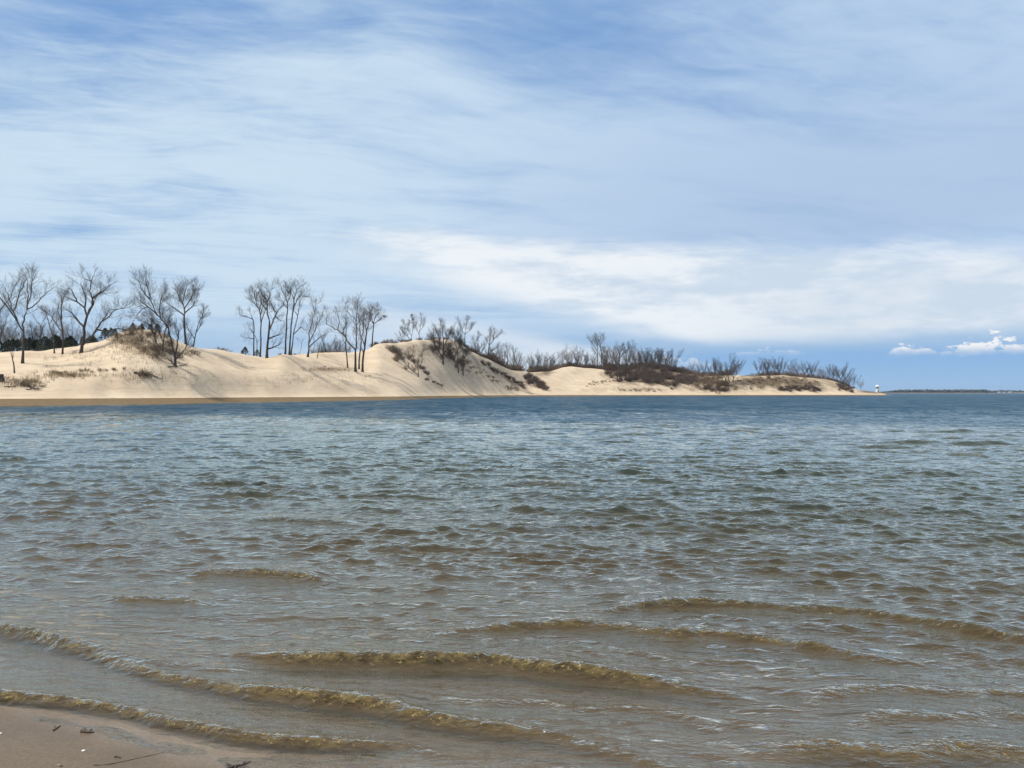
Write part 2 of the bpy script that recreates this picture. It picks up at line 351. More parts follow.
def water_material():
    m, gg, o = new_mat('lake_water')
    geo = gg.node('ShaderNodeNewGeometry'); pos = geo.outputs['Position']
    x, y, z = gg.sep(pos)
    thick, deep, foam_glint = gg.attr('thick'), gg.attr('deep'), gg.attr('foam_glint')
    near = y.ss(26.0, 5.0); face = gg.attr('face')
    # ripples
    r1 = gg.noise(gg.xyz(x * 0.45 + y * 0.12, y * 1.0 - x * 0.14, 0.0), 7.5, 4, 0.6, 0.3)
    r2 = gg.noise(gg.xyz(x * 0.40 - y * 0.30, y * 1.0 + x * 0.30, 2.0), 22.0, 4, 0.62, 0.4)
    r3 = gg.noise(gg.xyz(x * 0.5, y * 1.0, 5.0), 1.7, 3, 0.6, 0.2)
    r5 = gg.noise(gg.xyz(x * 0.28 - y * 0.10, y * 1.0 + x * 0.08, 4.0), 3.1, 4, 0.62, 0.3)
    r4 = gg.noise(gg.xyz(x * 0.5, y * 1.0, 8.0), 0.33, 4, 0.6, 0.2)
    b = gg.node('ShaderNodeBump'); b.inputs['Strength'].default_value = 1.0; b.inputs['Distance'].default_value = 1.0
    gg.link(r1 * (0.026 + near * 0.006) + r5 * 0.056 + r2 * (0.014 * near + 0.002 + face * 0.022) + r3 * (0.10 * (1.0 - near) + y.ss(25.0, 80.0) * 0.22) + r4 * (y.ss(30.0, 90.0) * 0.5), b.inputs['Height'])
    r7 = gg.noise(gg.xyz(x * 1.3, y * (0.75 - y.ss(15.0, 110.0) * 0.55), 3.0), 1.6, 5, 0.68, 0.2)
    r8 = gg.noise(gg.xyz(x * 1.0 + y * 0.06, y * 0.34, 13.0), 0.5, 7, 0.72, 0.3)
    r6 = gg.noise(gg.xyz(x, y * 1.3, z * 1.3), 38.0, 4, 0.75, 0.3)
    fr = gg.node('ShaderNodeFresnel'); fr.inputs[0].default_value = 1.34; gg.link(b.outputs[0], fr.inputs['Normal'])
    gl = gg.node('ShaderNodeBsdfGlossy'); gg.link(b.outputs[0], gl.inputs['Normal'])
    gg.link(0.05 - near * 0.02 + y.ss(20.0, 120.0) * 0.10, gl.inputs['Roughness'])
    gl.inputs['Color'].default_value = (0.97, 1.0, 0.94, 1)
    # body: light coming back out of the water
    df = gg.node('ShaderNodeBsdfDiffuse')
    amber = gg.mix(thick.ss(0.02, 0.30), (0.070, 0.038, 0.004), (0.036, 0.026, 0.005))
    amber = gg.mix(face * (r2.ss(0.42, 0.62) * 0.14 + r6.ss(0.59, 0.67) * 0.75) * (0.12 + thick.ss(0.26, 0.10) * 0.88), amber, (0.58, 0.42, 0.13))  # pale gold specks: sun sparkle on crest faces painted into the colour
    olive = gg.mix(thick.ss(0.12, 0.5) * (1.0 - face * 0.8), amber, (0.010, 0.021, 0.013))
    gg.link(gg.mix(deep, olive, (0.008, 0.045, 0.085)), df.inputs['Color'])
    gg.link(b.outputs[0], df.inputs['Normal'])
    tr = gg.node('ShaderNodeBsdfTransparent')
    gg.link(gg.mix(thick.ss(0.0, 0.16), (0.97, 0.95, 0.91), (0.80, 0.66, 0.40)), tr.inputs['Color'])
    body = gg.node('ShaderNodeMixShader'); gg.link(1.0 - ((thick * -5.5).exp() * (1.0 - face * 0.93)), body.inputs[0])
    gg.link(tr.outputs[0], body.inputs[1]); gg.link(df.outputs[0], body.inputs[2])
    mx = gg.node('ShaderNodeMixShader'); refl = 1.0 - (1.0 - S(gg.nt, fr.outputs[0])).pw(2.3)
    gg.link(refl * (1.0 - (deep * 0.42 + y.ss(25.0, 90.0) * 0.30)) * (1.0 + (r7 - 0.5) * 2.4 * y.ss(14.0, 45.0)) * (1.0 + (r8 - 0.5) * 5.0 * y.ss(28.0, 60.0)), mx.inputs[0])
    gg.link(body.outputs[0], mx.inputs[1]); gg.link(gl.outputs[0], mx.inputs[2])
    # foam at the water's edge, and sun sparkle painted as pale crest flecks
    fo = gg.node('ShaderNodeBsdfDiffuse'); fo.inputs['Color'].default_value = (0.78, 0.76, 0.70, 1)
    vf = gg.node('ShaderNodeTexVoronoi'); vf.inputs['Scale'].default_value = 70.0; gg.link(pos, vf.inputs['Vector'])
    fm = (foam_glint + (gg.noise(pos, 60.0, 4, 0.75) - 0.5) * 2.2 * foam_glint.ss(0.0, 0.2) - S(gg.nt, vf.outputs['Distance']) * 0.35)
    m2 = gg.node('ShaderNodeMixShader'); gg.link(fm.ss(0.46, 0.85) * 0.7, m2.inputs[0])
    gg.link(mx.outputs[0], m2.inputs[1]); gg.link(fo.outputs[0], m2.inputs[2])
    gg.link(m2.outputs[0], o.inputs[0]); return m
M_WATER = water_material()

# ------------------------------------------------------------------ ground sheet
def litter_field(x, Y):
    px = 512 + FPX * x / np.maximum(Y, 50); z = ground_z(x, Y)
    py = HOR - (z - EYE) * FPX / np.maximum(Y, 50)
    L = np.zeros_like(px)
    def add(px0, py0, wx, wy, a, slope=0.0):
        nonlocal L
        q = ((px - px0) / wx) ** 2 + ((py - py0 - slope * (px - px0)) / wy) ** 2
        L = np.maximum(L, a * np.exp(-q))
    add(660, 376, 60, 10, 1.2); add(655, 372, 45, 9, 1.2); add(705, 383, 26, 10, 1.0); add(133, 340, 22, 12, .5); add(150, 350, 30, 10, .5)
    add(505, 377, 45, 5.5, .75, 0.62); add(545, 373, 14, 4, .8); add(475, 362, 20, 9, .5, .5); add(620, 377, 20, 3, .6)
    add(645, 389, 26, 2.5, .55); add(780, 382, 66, 9, 1.0); add(805, 389, 40, 4, .8); add(760, 390, 40, 3, .6); add(845, 384, 14, 7, .9); add(870, 392, 22, 4, .75)
    add(735, 385, 14, 10, .8); add(330, 372, 25, 2.2, .45, .25); add(20, 387, 22, 3, .5); add(70, 377, 40, 3, .35); add(150, 380, 16, 3, .5, .15)
    add(105, 345, 30, 7, .4); add(420, 350, 30, 12, .4)
    far = sstep(Y, 470, 520) 
    L = np.maximum(L, far * 0.9 * (px > 500)); 
    L = np.maximum(L, 0.9 * sstep(Y, cols_at(px, 'y4') - 4, cols_at(px, 'y4') + 12) * (px < 330))
    return L * (0.75 + 0.8 * (fbm(x / 5, Y / 5, 3, 77) + .2)) * (Y > 60)
def cols_at(px, k): return np.interp(px, PXG, cols[k])

def build_ground():
    Ya = np.concatenate([np.linspace(-14, 1.0, 40), np.exp(np.linspace(np.log(1.1), np.log(60), 420)),
                         np.linspace(60.3, 330, 620), np.linspace(331, 520, 380), np.exp(np.linspace(np.log(523), np.log(9000), 60))])
    u = np.linspace(-1.15, 1.15, 1250)
    Y, U = np.meshgrid(Ya, u, indexing='ij')
    X = U * (Y + 14.5 * np.exp(-np.maximum(Y, 0) / 10) + 1)
    Z = ground_z(X, Y)
    Z = np.where(Y > 700, np.minimum(Z, -3.0 - 0 * Y), Z)
    s = shore_s(X, Y)
    wet_near = sstep(s, -0.62, -0.42) + 0.0
    wet_far = 1 - sstep(Z, 0.78 - 0.0009 * Y, 1.05 - 0.0009 * Y)
    near = 1 - sstep(Y, 40, 55)
    wet = np.where(Y < 48, wet_near, wet_far)
    return grid_mesh('sand_ground', X, Y, Z, {'wet': wet, 'litter': litter_field(X, Y), 'near': near}, M_SAND)
def tag(o, label=None, cat=None, group=None, kind=None):
    if label: o['label'] = label
    if cat: o['category'] = cat
    if group: o['group'] = group
    if kind: o['kind'] = kind
    return o
tag(build_ground(), 'pale sand of the dunes, far beach and near wet beach', 'sand', kind='structure')

# ------------------------------------------------------------------ water
def wpt(px, py):                     # point of the still water plane
    d = EYE * FPX / (py - HOR); return ((px - 512) / FPX * d, d)
CRESTS = [  # polyline, height, front width, back width, spots of painted sun sparkle
 ([(-260,668),(-120,683),(0,697),(60,704),(130,714),(190,729),(255,742),(330,745),(400,742),(440,752),(500,762)], .050, .045, .20, [(85,.9),(30,.5),(230,.6),(150,.35),(410,.5),(180,.3),(110,.4)]),
 ([(-260,585),(-100,606),(0,627),(70,644),(130,664),(200,687),(280,697),(370,703),(440,722),(500,730),(560,735),(620,752),(700,772),(800,800)], .060, .060, .28, [(12,.45),(545,.9),(556,.8),(470,.4),(620,.45)]),
 ([(60,640),(150,663),(220,672),(300,662)], .016, .06, .25, []),
 ([(200,652),(270,660),(330,661),(400,661),(480,662),(540,667),(600,675),(650,682),(710,692),(790,698)], .060, .062, .30, [(478,.95),(592,.8),(600,.7),(690,.4)]),
 ([(390,640),(450,633),(520,626),(580,623),(640,628),(680,634),(700,631),(760,637),(820,648),(870,658),(950,662)], .050, .060, .32, [(700,.45),(850,.35)]),
 ([(560,622),(640,604),(700,603),(780,608),(850,611),(900,618),(960,629),(1040,641),(1140,655)], .054, .065, .34, [(840,.4),(930,.35)]),
 ([(100,599),(150,599),(190,600),(215,606)], .034, .07, .3, []),
 ([(170,575),(215,572),(260,574),(305,577),(340,582)], .048, .08, .36, [(240,.3)]),
 ([(230,521),(280,520),(330,523),(365,527)], .050, .10, .42, []),
 ([(490,486),(530,484),(580,486),(600,488)], .070, .14, .5, []),
 ([(830,514),(880,512),(915,516)], .066, .14, .5, []),
 ([(280,462),(340,459),(368,461)], .07, .16, .6, []),
 ([(930,454),(955,452),(975,456)], .08, .18, .6, []),
 ([(780,705),(840,690),(900,688),(960,694),(1040,690),(1100,698)], .026, .07, .3, []),
 ([(830,722),(880,712),(940,718),(1000,712),(1060,720)], .024, .08, .3, []),
 ([(740,760),(790,746),(850,745),(910,752),(950,744),(1020,752),(1080,748)], .030, .10, .3, []),
 ([(560,712),(620,706),(680,712),(730,722)], .010, .06, .2, []),
 ([(400,690),(470,700),(540,700),(600,712)], .010, .06, .2, []),
]
def water_height(X, Y, dY):
    rng = np.random.RandomState(11)
    s = shore_s(X, Y); H = np.zeros_like(X)
    edge = sstep(s, 0.05, 1.4)
    open_ = sstep(s, 1.5, 9)
    wx = X + 0.25 * fbm(X / 1.7, Y / 1.7, 2, 41); wy = Y + 0.22 * fbm(X / 2.3, Y / 1.1, 2, 43)
    K = 64
    lam = np.exp(np.linspace(np.log(0.11), np.log(2.9), K))
    for k in range(K):
        l = lam[k]
        th = rng.normal(0.10, 0.20 if l < 1.2 else 0.16) if l > 0.3 else rng.normal(0.2, 0.45)
        kx, ky = math.sin(th) * 2 * math.pi / l, math.cos(th) * 2 * math.pi / l
        a = 0.0042 * (l ** 0.70) * rng.uniform(.6, 1.4)
        w = np.clip(l / (2.2 * dY) - 0.9, 0, 1)
        if l > 0.5: w = w * (0.18 + 0.82 * open_) if l < 1.3 else w * sstep(s, 4, 25 * min(l, 2.2) / 1.5)
        if l > 1.6: w = w * 0.75
        if l > 0.7: a *= 0.60
        ph = kx * wx + ky * wy + rng.uniform(0, 6.28)
        H += (a * w) * (np.sin(ph) + (0.45 * np.sin(2 * ph) if l > 0.2 else 0))
    H *= 0.22 + 0.38 * edge + 0.40 * sstep(s, 1.5, 5)
    grp = 1.0 + 0.9 * fbm(X / 3.2, Y / 2.4, 3, 51) * (0.6 + 0 * X)
    H *= grp * 1.35
    H = H + 9.0 * H * np.abs(H) * (H > 0) * np.clip(1.2 - Y / 200, 0.2, 1)      # sharper crests
    F = np.zeros_like(X); FC = np.zeros_like(X)
    for ci, (pl, h, fw, bw, spots) in enumerate(CRESTS):
        fw = fw * 0.82
        P = np.array([wpt(*p) for p in pl]); P = P[np.argsort(P[:, 0])]
        tt = np.linspace(0, 1, 160)
        xs = np.interp(tt, np.linspace(0, 1, len(P)), P[:, 0]); ysm = np.interp(tt, np.linspace(0, 1, len(P)), P[:, 1])
        kk = np.ones(11) / 11
        ysm = np.convolve(np.pad(ysm, 5, mode='edge'), kk, 'valid'); xs = np.convolve(np.pad(xs, 5, mode='edge'), kk, 'valid')
        yc = np.interp(X, xs, ysm) + 0.045 * fbm(X * 1.8, Y * 0 + ci, 3, 60 + ci) + 0.014 * fbm(X * 9, Y * 2, 2, 80 + ci)
        sl = np.gradient(ysm, xs); cosf = 1 / np.sqrt(1 + np.interp(X, xs, sl) ** 2)
        q = (Y - yc) * cosf
        x0, x1 = xs[0], xs[-1]; taper = 0.22 * (x1 - x0)
        env = sstep(X, x0, x0 + taper) * (1 - sstep(X, x1 - taper, x1))
        env = env * (0.95 + 0.40 * fbm(X * 1.1, Y * 0 + 3 * ci, 2, 90 + ci))
        prof = np.where(q < 0, np.exp(-(q / fw) ** 2), np.exp(-(np.abs(q) / bw) ** 1.4))
        trough = -0.22 * np.exp(-((q + fw * 2.6) / (fw * 1.6)) ** 2)
        calm = 1 - 0.45 * env * np.exp(-(q / (bw * 1.2)) ** 2)
        H = H * calm + h * env * (prof + trough)
        # finely crinkled face
        H += env * np.exp(-((q + fw * .6) / (fw * 1.1)) ** 2) * h * 0.26 * fbm(X * 16, Y * 22, 3, 120 + ci)
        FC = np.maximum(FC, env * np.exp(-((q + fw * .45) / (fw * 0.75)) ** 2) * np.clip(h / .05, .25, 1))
        for (fpx, fa) in spots:
            fx = np.interp(fpx, [p[0] for p in pl], [wpt(*p)[0] for p in pl])
            wd = 0.04 if fa > .6 else 0.03
            F = np.maximum(F, .62 * fa * np.exp(-((X - fx) / wd) ** 2 - ((q + fw * .5) / (fw * 0.9)) ** 2))
    H *= sstep(s, -0.30, 0.08) * 0.9 + 0.1
    H = H - 0.035 * sstep(-s, -0.02, 0.14)
    # the far shore calms the waves
    gz = ground_z(X, Y)
    H *= np.where(Y > 55, np.clip(-gz / 1.2, 0.12, 1), 1)
    # water's edge on the near beach
    F = np.maximum(F, 0.50 * np.exp(-((s - 0.035) / 0.028) ** 2) * (0.75 + 0.9 * fbm(X * 4, Y * 4, 2, 7)))
    F = np.maximum(F, 0.42 * np.exp(-((s - 0.10) / 0.09) ** 2) * sstep(X, -1.9, -1.4) * (0.8 + 0.9 * fbm(X * 9, Y * 9, 2, 8)))
    return H, F, gz, FC
def build_water():
    a, c0 = 0.00066, 2.0
    y = [c0]
    while y[-1] < 560: y.append(y[-1] + max(a * y[-1] ** 1.5, 0.0035))
    y = np.array(y); far = np.exp(np.linspace(np.log(y[-1] * 1.01), np.log(9000), 60))
    Ya = np.concatenate([y, far])
    u = np.linspace(-0.95, 0.95, 1100)
    Y, U = np.meshgrid(Ya.astype(np.float32), u.astype(np.float32), indexing='ij'); X = U * (Y + 0.8)
    dY = np.gradient(Ya).astype(np.float32)[:, None] * np.ones_like(X)
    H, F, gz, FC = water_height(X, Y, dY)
    thick = np.clip(H - gz, 0, 4)
    d = dropoff(X, Y)
    deep = sstep(Y, d - 2, d + 7) * (1 - 0.75 * sstep(gz, -2.0, -0.3) * (Y > 60))
    print('water verts', X.size)
    return grid_mesh('lake_water', X, Y, H, {'thick': thick, 'deep': deep, 'foam_glint': F, 'face': FC}, M_WATER)
tag(build_water(), 'rippled lake water, amber in the shallows and blue farther out', 'water', kind='structure')
#@@OBJECTS
# ------------------------------------------------------------------ small mesh builder
def fade_mat(name, c1, c2, rough=0.9): return simple_mat(name, c1, c2, 6.0, rough, 0.2)
M_BARK = fade_mat('bark', (0.036, 0.028, 0.023), (0.080, 0.065, 0.052))
M_PALEBARK = fade_mat('pale_bark', (0.15, 0.125, 0.10), (0.26, 0.22, 0.18))
M_TWIG = fade_mat('twigs', (0.062, 0.048, 0.038), (0.115, 0.092, 0.074))
M_PALETWIG = fade_mat('pale_twigs', (0.17, 0.145, 0.12), (0.27, 0.235, 0.20))
M_SHRUB = fade_mat('shrub_twigs', (0.12, 0.085, 0.055), (0.23, 0.165, 0.105))
M_DARKSHRUB = fade_mat('dark_shrub_twigs', (0.075, 0.050, 0.038), (0.15, 0.105, 0.078))
M_GREEN = fade_mat('evergreen_leaves', (0.020, 0.030, 0.016), (0.045, 0.055, 0.03))
M_GRASS = fade_mat('dry_grass', (0.20, 0.145, 0.08), (0.36, 0.27, 0.155))
M_DRIFT = fade_mat('driftwood', (0.045, 0.034, 0.026), (0.12, 0.09, 0.07))
M_WHITE = simple_mat('white_paint', (0.70, 0.70, 0.68), (0.82, 0.82, 0.80), 3.0, 0.5, 0.1)
M_DARK = simple_mat('dark_glass', (0.03, 0.035, 0.04), (0.05, 0.05, 0.05), 3.0, 0.3, 0.1)
M_GREY = simple_mat('concrete', (0.30, 0.29, 0.27), (0.40, 0.38, 0.35), 3.0, 0.9, 0.2)
M_FAR = simple_mat('far_wood', (0.020, 0.030, 0.024), (0.045, 0.050, 0.035), 0.03, 0.95, 0.0)
M_SHELL = simple_mat('shell', (0.6, 0.56, 0.5), (0.75, 0.72, 0.66), 40.0, 0.5, 0.1)

class MB:
    def __init__(s): s.v, s.f = [], []
    def tube(s, pts, radii, n=4, cap=True):
        """pts list of 3-vectors"""
        b0 = len(s.v); m = len(pts)
        for i in range(m):
            p = pts[i]
            a = pts[max(i - 1, 0)]; c = pts[min(i + 1, m - 1)]
            t = (c[0] - a[0], c[1] - a[1], c[2] - a[2])
            L = math.sqrt(t[0] ** 2 + t[1] ** 2 + t[2] ** 2) or 1.0
            t = (t[0] / L, t[1] / L, t[2] / L)
            if abs(t[2]) < 0.9: u = (-t[1], t[0], 0.0)
            else: u = (0.0, -t[2], t[1])
            l = math.sqrt(u[0] ** 2 + u[1] ** 2 + u[2] ** 2); u = (u[0] / l, u[1] / l, u[2] / l)
            w = (t[1] * u[2] - t[2] * u[1], t[2] * u[0] - t[0] * u[2], t[0] * u[1] - t[1] * u[0])
            r = radii[i]
            for k in range(n):
                ca, sa = math.cos(6.2832 * k / n) * r, math.sin(6.2832 * k / n) * r
                s.v.append((p[0] + u[0] * ca + w[0] * sa, p[1] + u[1] * ca + w[1] * sa, p[2] + u[2] * ca + w[2] * sa))
        for i in range(m - 1):
            for k in range(n):
                k2 = (k + 1) % n
                s.f.append((b0 + i * n + k, b0 + i * n + k2, b0 + (i + 1) * n + k2, b0 + (i + 1) * n + k))
        if cap: s.f.append(tuple(b0 + (m - 1) * n + k for k in range(n)))
    def box(s, c, d):
        b = len(s.v)
        for z in (-.5, .5):
            for x, y in ((-.5, -.5), (.5, -.5), (.5, .5), (-.5, .5)): s.v.append((c[0] + x * d[0], c[1] + y * d[1], c[2] + z * d[2]))
        for f in ((0, 3, 2, 1), (4, 5, 6, 7), (0, 1, 5, 4), (1, 2, 6, 5), (2, 3, 7, 6), (3, 0, 4, 7)): s.f.append(tuple(b + i for i in f))
    def lathe(s, prof, n=16, c=(0, 0)):
        b = len(s.v)
        for r, z in prof:
            for k in range(n): s.v.append((c[0] + r * math.cos(6.2832 * k / n), c[1] + r * math.sin(6.2832 * k / n), z))
        for i in range(len(prof) - 1):
            for k in range(n): s.f.append((b + i * n + k, b + i * n + (k + 1) % n, b + (i + 1) * n + (k + 1) % n, b + (i + 1) * n + k))
        s.f.append(tuple(b + k for k in range(n))[::-1]); s.f.append(tuple(b + (len(prof) - 1) * n + k for k in range(n)))
    def blob(s, c, r, rng, sub=1, sq=(1, 1, 1), jit=.2):
        import bmesh
        bm = bmesh.new(); bmesh.ops.create_icosphere(bm, subdivisions=sub, radius=1.0)
        b = len(s.v)
        for v in bm.verts:
            j = 1 + rng.uniform(-jit, jit)
            s.v.append((c[0] + v.co.x * r * sq[0] * j, c[1] + v.co.y * r * sq[1] * j, c[2] + v.co.z * r * sq[2] * j))
        for f in bm.faces: s.f.append(tuple(b + v.index for v in f.verts))
        bm.free()
    def mesh(s, name, mat, smooth_shade=False):
        me = bpy.data.meshes.new(name); me.from_pydata(s.v, [], s.f); me.materials.append(mat)
        if smooth_shade: me.polygons.foreach_set('use_smooth', [True] * len(me.polygons))
        return me
    def build(s, name, mat, parent=None, smooth_shade=False):
        o = bpy.data.objects.new(name, s.mesh(name, mat, smooth_shade)); COL.objects.link(o)
        if parent: o.parent = parent
        return o
def empty(name, loc):
    o = bpy.data.objects.new(name, None); COL.objects.link(o); o.location = loc; o.empty_display_size = 0.3; return o

# ------------------------------------------------------------------ finding the ground under a sight line
_Ys = np.arange(60, 560, 0.5)
def place(px, py, back=None):
    """first ground point seen at that row; back = farther ground, just behind the crest (metres behind)"""
    xs = (px - 512) / FPX * _Ys
    z = ground_z(xs, _Ys); rows = HOR - (z - EYE) * FPX / _Ys
    if back is None:
        vis = np.where((rows <= py) & (z > 0.05))[0]
        i = vis[0] if len(vis) else int(np.argmin(np.where(z > 0, rows, 1e9)))
    else:
        i = int(np.argmin(np.where(z > 0, rows, 1e9)) + back / 0.5); i = min(i, len(_Ys) - 1)
    return float(xs[i]), float(_Ys[i]), float(z[i])

# ------------------------------------------------------------------ bare trees
def rot_dir(t, ang, rng, up=0.0):
    """turn t away by ang about a random axis"""
    a = Vector(t).normalized(); r = Vector((rng.gauss(0, 1), rng.gauss(0, 1), rng.gauss(0, 1)))
    s = a.cross(r)
    if s.length < 1e-4: s = Vector((1, 0, 0))
    s.normalize(); d = a * math.cos(ang) + s * math.sin(ang)
    d.z += up; return d.normalized()
def wiggle(p, d, L, n, rng, up, jit=.16):
    pts = [tuple(p)]; q = Vector(p); dd = Vector(d)
    for i in range(n):
        dd = (dd + Vector((rng.gauss(0, jit), rng.gauss(0, jit), rng.gauss(0, jit) + up))).normalized()
        q = q + dd * (L / n); pts.append(tuple(q))
    return pts
def along(pts, f):
    n = len(pts) - 1; a = f * n; i = min(int(a), n - 1); t = a - i
    P, Q = Vector(pts[i]), Vector(pts[i + 1]); return P.lerp(Q, t), (Q - P).normalized()
def sprout(mb, pts, r0, r1, level, rng, S, dens, start=0.3, up=0.10):
    """side branches on a limb; S = size unit (tree height)"""
    L = sum((Vector(pts[i + 1]) - Vector(pts[i])).length for i in range(len(pts) - 1))
    if level == 1: gap, lf, ang = 0.026 * S, (0.09, 0.20), (28, 55)
    elif level == 2: gap, lf, ang = 0.020 * S, (0.05, 0.11), (25, 55)
    else: gap, lf, ang = 0.017 * S, (0.03, 0.065), (20, 50)
    n = max(1, int(L * (1 - start) / gap * dens + rng.random()))
    for k in range(n):
        f = start + (1 - start) * (k + rng.random()) / n
        p, t = along(pts, min(f, .999)); rr = (r0 + (r1 - r0) * f)
        d = rot_dir(t, R(rng.uniform(*ang)), rng, up * 1.8)
        l = S * rng.uniform(*lf) * (1.15 - 0.45 * f)
        br = max(rr * rng.uniform(.32, .5), 0.00080 * S)
        if level >= 3: br = 0.00080 * S
        q = wiggle(p, d, l, 4 if level == 1 else (3 if level == 2 else 2), rng, up)
        ends = [br * (1 - .6 * i / (len(q) - 1)) for i in range(len(q))]
        mb.tube(q, ends, 3, False)
        if level < 3: sprout(mb, q, br, br * .4, level + 1, rng, S, dens, 0.2, up)
def smooth_poly(P, rng, S, jit=.006):
    """refine a polyline (Catmull-Rom) with a little wander"""
    P = [Vector(p) for p in P]; out = []
    for i in range(len(P) - 1):
        a, b, c, d = P[max(i - 1, 0)], P[i], P[i + 1], P[min(i + 2, len(P) - 1)]
        for k in range(3):
            t = k / 3
            q = 0.5 * ((2 * b) + (c - a) * t + (2 * a - 5 * b + 4 * c - d) * t * t + (3 * b - a - 3 * c + d) * t ** 3)
            if i or k: q = q + Vector((rng.gauss(0, jit), rng.gauss(0, jit), rng.gauss(0, jit * .5))) * S
            out.append(tuple(q))
    out.append(tuple(P[-1])); return out
CR = {'A': (0, 255, 5.486), 'B': (50, 260, 7.68), 'C': (130, 260, 6.68), 'D': (236, 272, 8.533), 'E': (320, 290, 9.03),
      'F': (385, 305, 9.6), 'G': (450, 310, 9.036), 'H': (570, 320, 8.533)}
def hero_tree(crop, trunk, limbs, rad, label, group=None, back=None, dens=1.0, pale=False, seed=0):
    dens *= 1.15 if crop == 'C' else 1.15
    """rad = trunk radius at the base as a fraction of height"""
    rng = random.Random(seed * 7 + 3); ox, oy, sc = CR[crop]
    cv = lambda p: (ox + p[0] / sc, oy + p[1] / sc)
    bx, by = cv(trunk[0]); x, Y, z = place(bx, by, back)
    if back is not None: by2 = by
    k = Y / FPX
    rootpy = HOR - (z - EYE) * FPX / Y
    tip = min(cv(p)[1] for l in limbs for p in l); S_ = (rootpy - tip) * k
    dep = {}
    def loc(p, dy):
        a, b = cv(p); return ((a - bx) * k * (.9 if crop == 'C' else .95), dy, (rootpy - b) * k * (.87 if crop == 'C' else .93))
    T = [loc(p, 0) for p in trunk]; T[0] = (T[0][0], 0, -0.35)
    T = smooth_poly(T, rng, S_, .002)
    r0 = rad * S_
    root = empty('bare_tree', (x, Y, z))
    tm = MB(); nT = len(T)
    r_end = r0 * .62
    tm.tube(T, [r0 * (1.0 + .55 * max(0, 1 - i / 1.6)) * (1 - .38 * i / (nT - 1)) for i in range(nT)], 7)
    tm.build('trunk', M_PALEBARK if pale else M_BARK, root, True)
    cm = MB(); known = [(p, r_end if i > nT * .5 else r0, q) for i, (p, q) in enumerate(((T[int(j)], T[int(j)]) for j in range(nT)))]
    pts_all = [(Vector(p), r0 * (1 - .38 * i / (nT - 1))) for i, p in enumerate(T)]
    for l in limbs:
        a = loc(l[0], 0)
        # start at the nearest point already built
        best = min(pts_all, key=lambda q: (q[0].x - a[0]) ** 2 + (q[0].z - a[2]) ** 2)
        y = best[0].y; sl = rng.uniform(-.55, .55); P = [tuple(best[0])]
        for i in range(1, len(l)):
            q = loc(l[i], 0); ln = math.hypot(q[0] - P[-1][0], q[2] - P[-1][2]); y += sl * ln; P.append((q[0], y, q[2]))
        P = smooth_poly(P, rng, S_, .005); n = len(P)
        length = sum((Vector(P[i + 1]) - Vector(P[i])).length for i in range(n - 1))
        ra = min(best[1] * .80, 0.020 * S_ * (0.30 + 1.15 * length / S_)); rb = 0.0022 * S_
        rs = [ra * (1 - i / (n - 1)) ** .8 + rb for i in range(n)]
        cm.tube(P, rs, 5); pts_all += [(Vector(p), r) for p, r in zip(P, rs)]
        sprout(cm, P, ra * .8, rb, 1, rng, S_, dens, .22)
    # twigs at the top of a trunk
    cm.build('crown', M_PALETWIG if pale else M_TWIG, root)
    return tag(root, label, 'tree', group)

HT = []
def H_(*a, **k): HT.append((a, k))
H_('A', [(124,595),(126,500),(128,410)], [[(128,410),(100,350),(75,290),(60,220),(45,150)],[(128,410),(140,340),(165,280),(180,200),(190,110)],[(165,280),(205,250),(250,190),(290,150)],[(75,290),(95,200),(130,120),(140,60)],[(100,350),(60,260),(30,180),(20,120)],[(165,280),(215,170),(235,100)],[(126,500),(105,460),(90,400)]], .0135, 'slender bare tree with an upswept vase shaped crown near the left picture edge', dens=.8)
H_('A', [(342,545),(345,450),(335,350),(332,270)], [[(342,430),(290,375),(235,320),(190,290),(150,270)],[(332,270),(320,220),(305,190)],[(332,270),(348,220),(352,200)],[(335,350),(310,300),(300,250)]], .013, 'thin bare tree with a long limb slanting up left, beside the big forked tree')
H_('A', [(298,540),(290,450),(265,370)], [[(265,370),(250,310),(235,280)],[(265,370),(290,300)],[(290,450),(310,390)]], .013, 'small leafless sapling leaning left between the thin and the vase shaped tree', dens=.8)
H_('A', [(218,505),(222,420),(220,380)], [[(220,380),(200,340),(188,310)],[(220,380),(235,340),(245,300)]], .012, 'faint small Y forked tree standing in front of the dark left thicket', back=4, dens=.7)
H_('A', [(80,650),(75,600),(68,570)], [[(68,570),(55,530),(50,515)],[(68,570),(75,510)]], .03, 'short dead snag on the left sand below the vase shaped tree', dens=.5)
H_('B', [(235,715),(245,650),(262,560),(262,500),(283,410)], [[(262,640),(300,570),(335,490),(365,420),(385,345)],[(283,410),(330,330),(345,270),(335,210),(355,130),(390,80)],[(345,280),(380,240),(440,225),(465,240)],[(345,270),(400,225),(470,180),(500,150)],[(283,400),(265,340),(270,250),(240,190),(230,130)],[(283,400),(300,310),(310,230),(330,180)],[(250,500),(200,440),(160,390),(100,350)],[(265,340),(200,290),(130,260),(100,240)],[(365,450),(430,410),(480,370),(590,340)],[(385,345),(440,330),(520,310),(545,280)],[(340,525),(400,525),(460,500),(520,515)],[(345,130),(310,110),(300,90)],[(200,290),(170,200),(140,180)]], .020, 'big spreading bare tree with two thick forked trunks on the left dune', dens=.85)
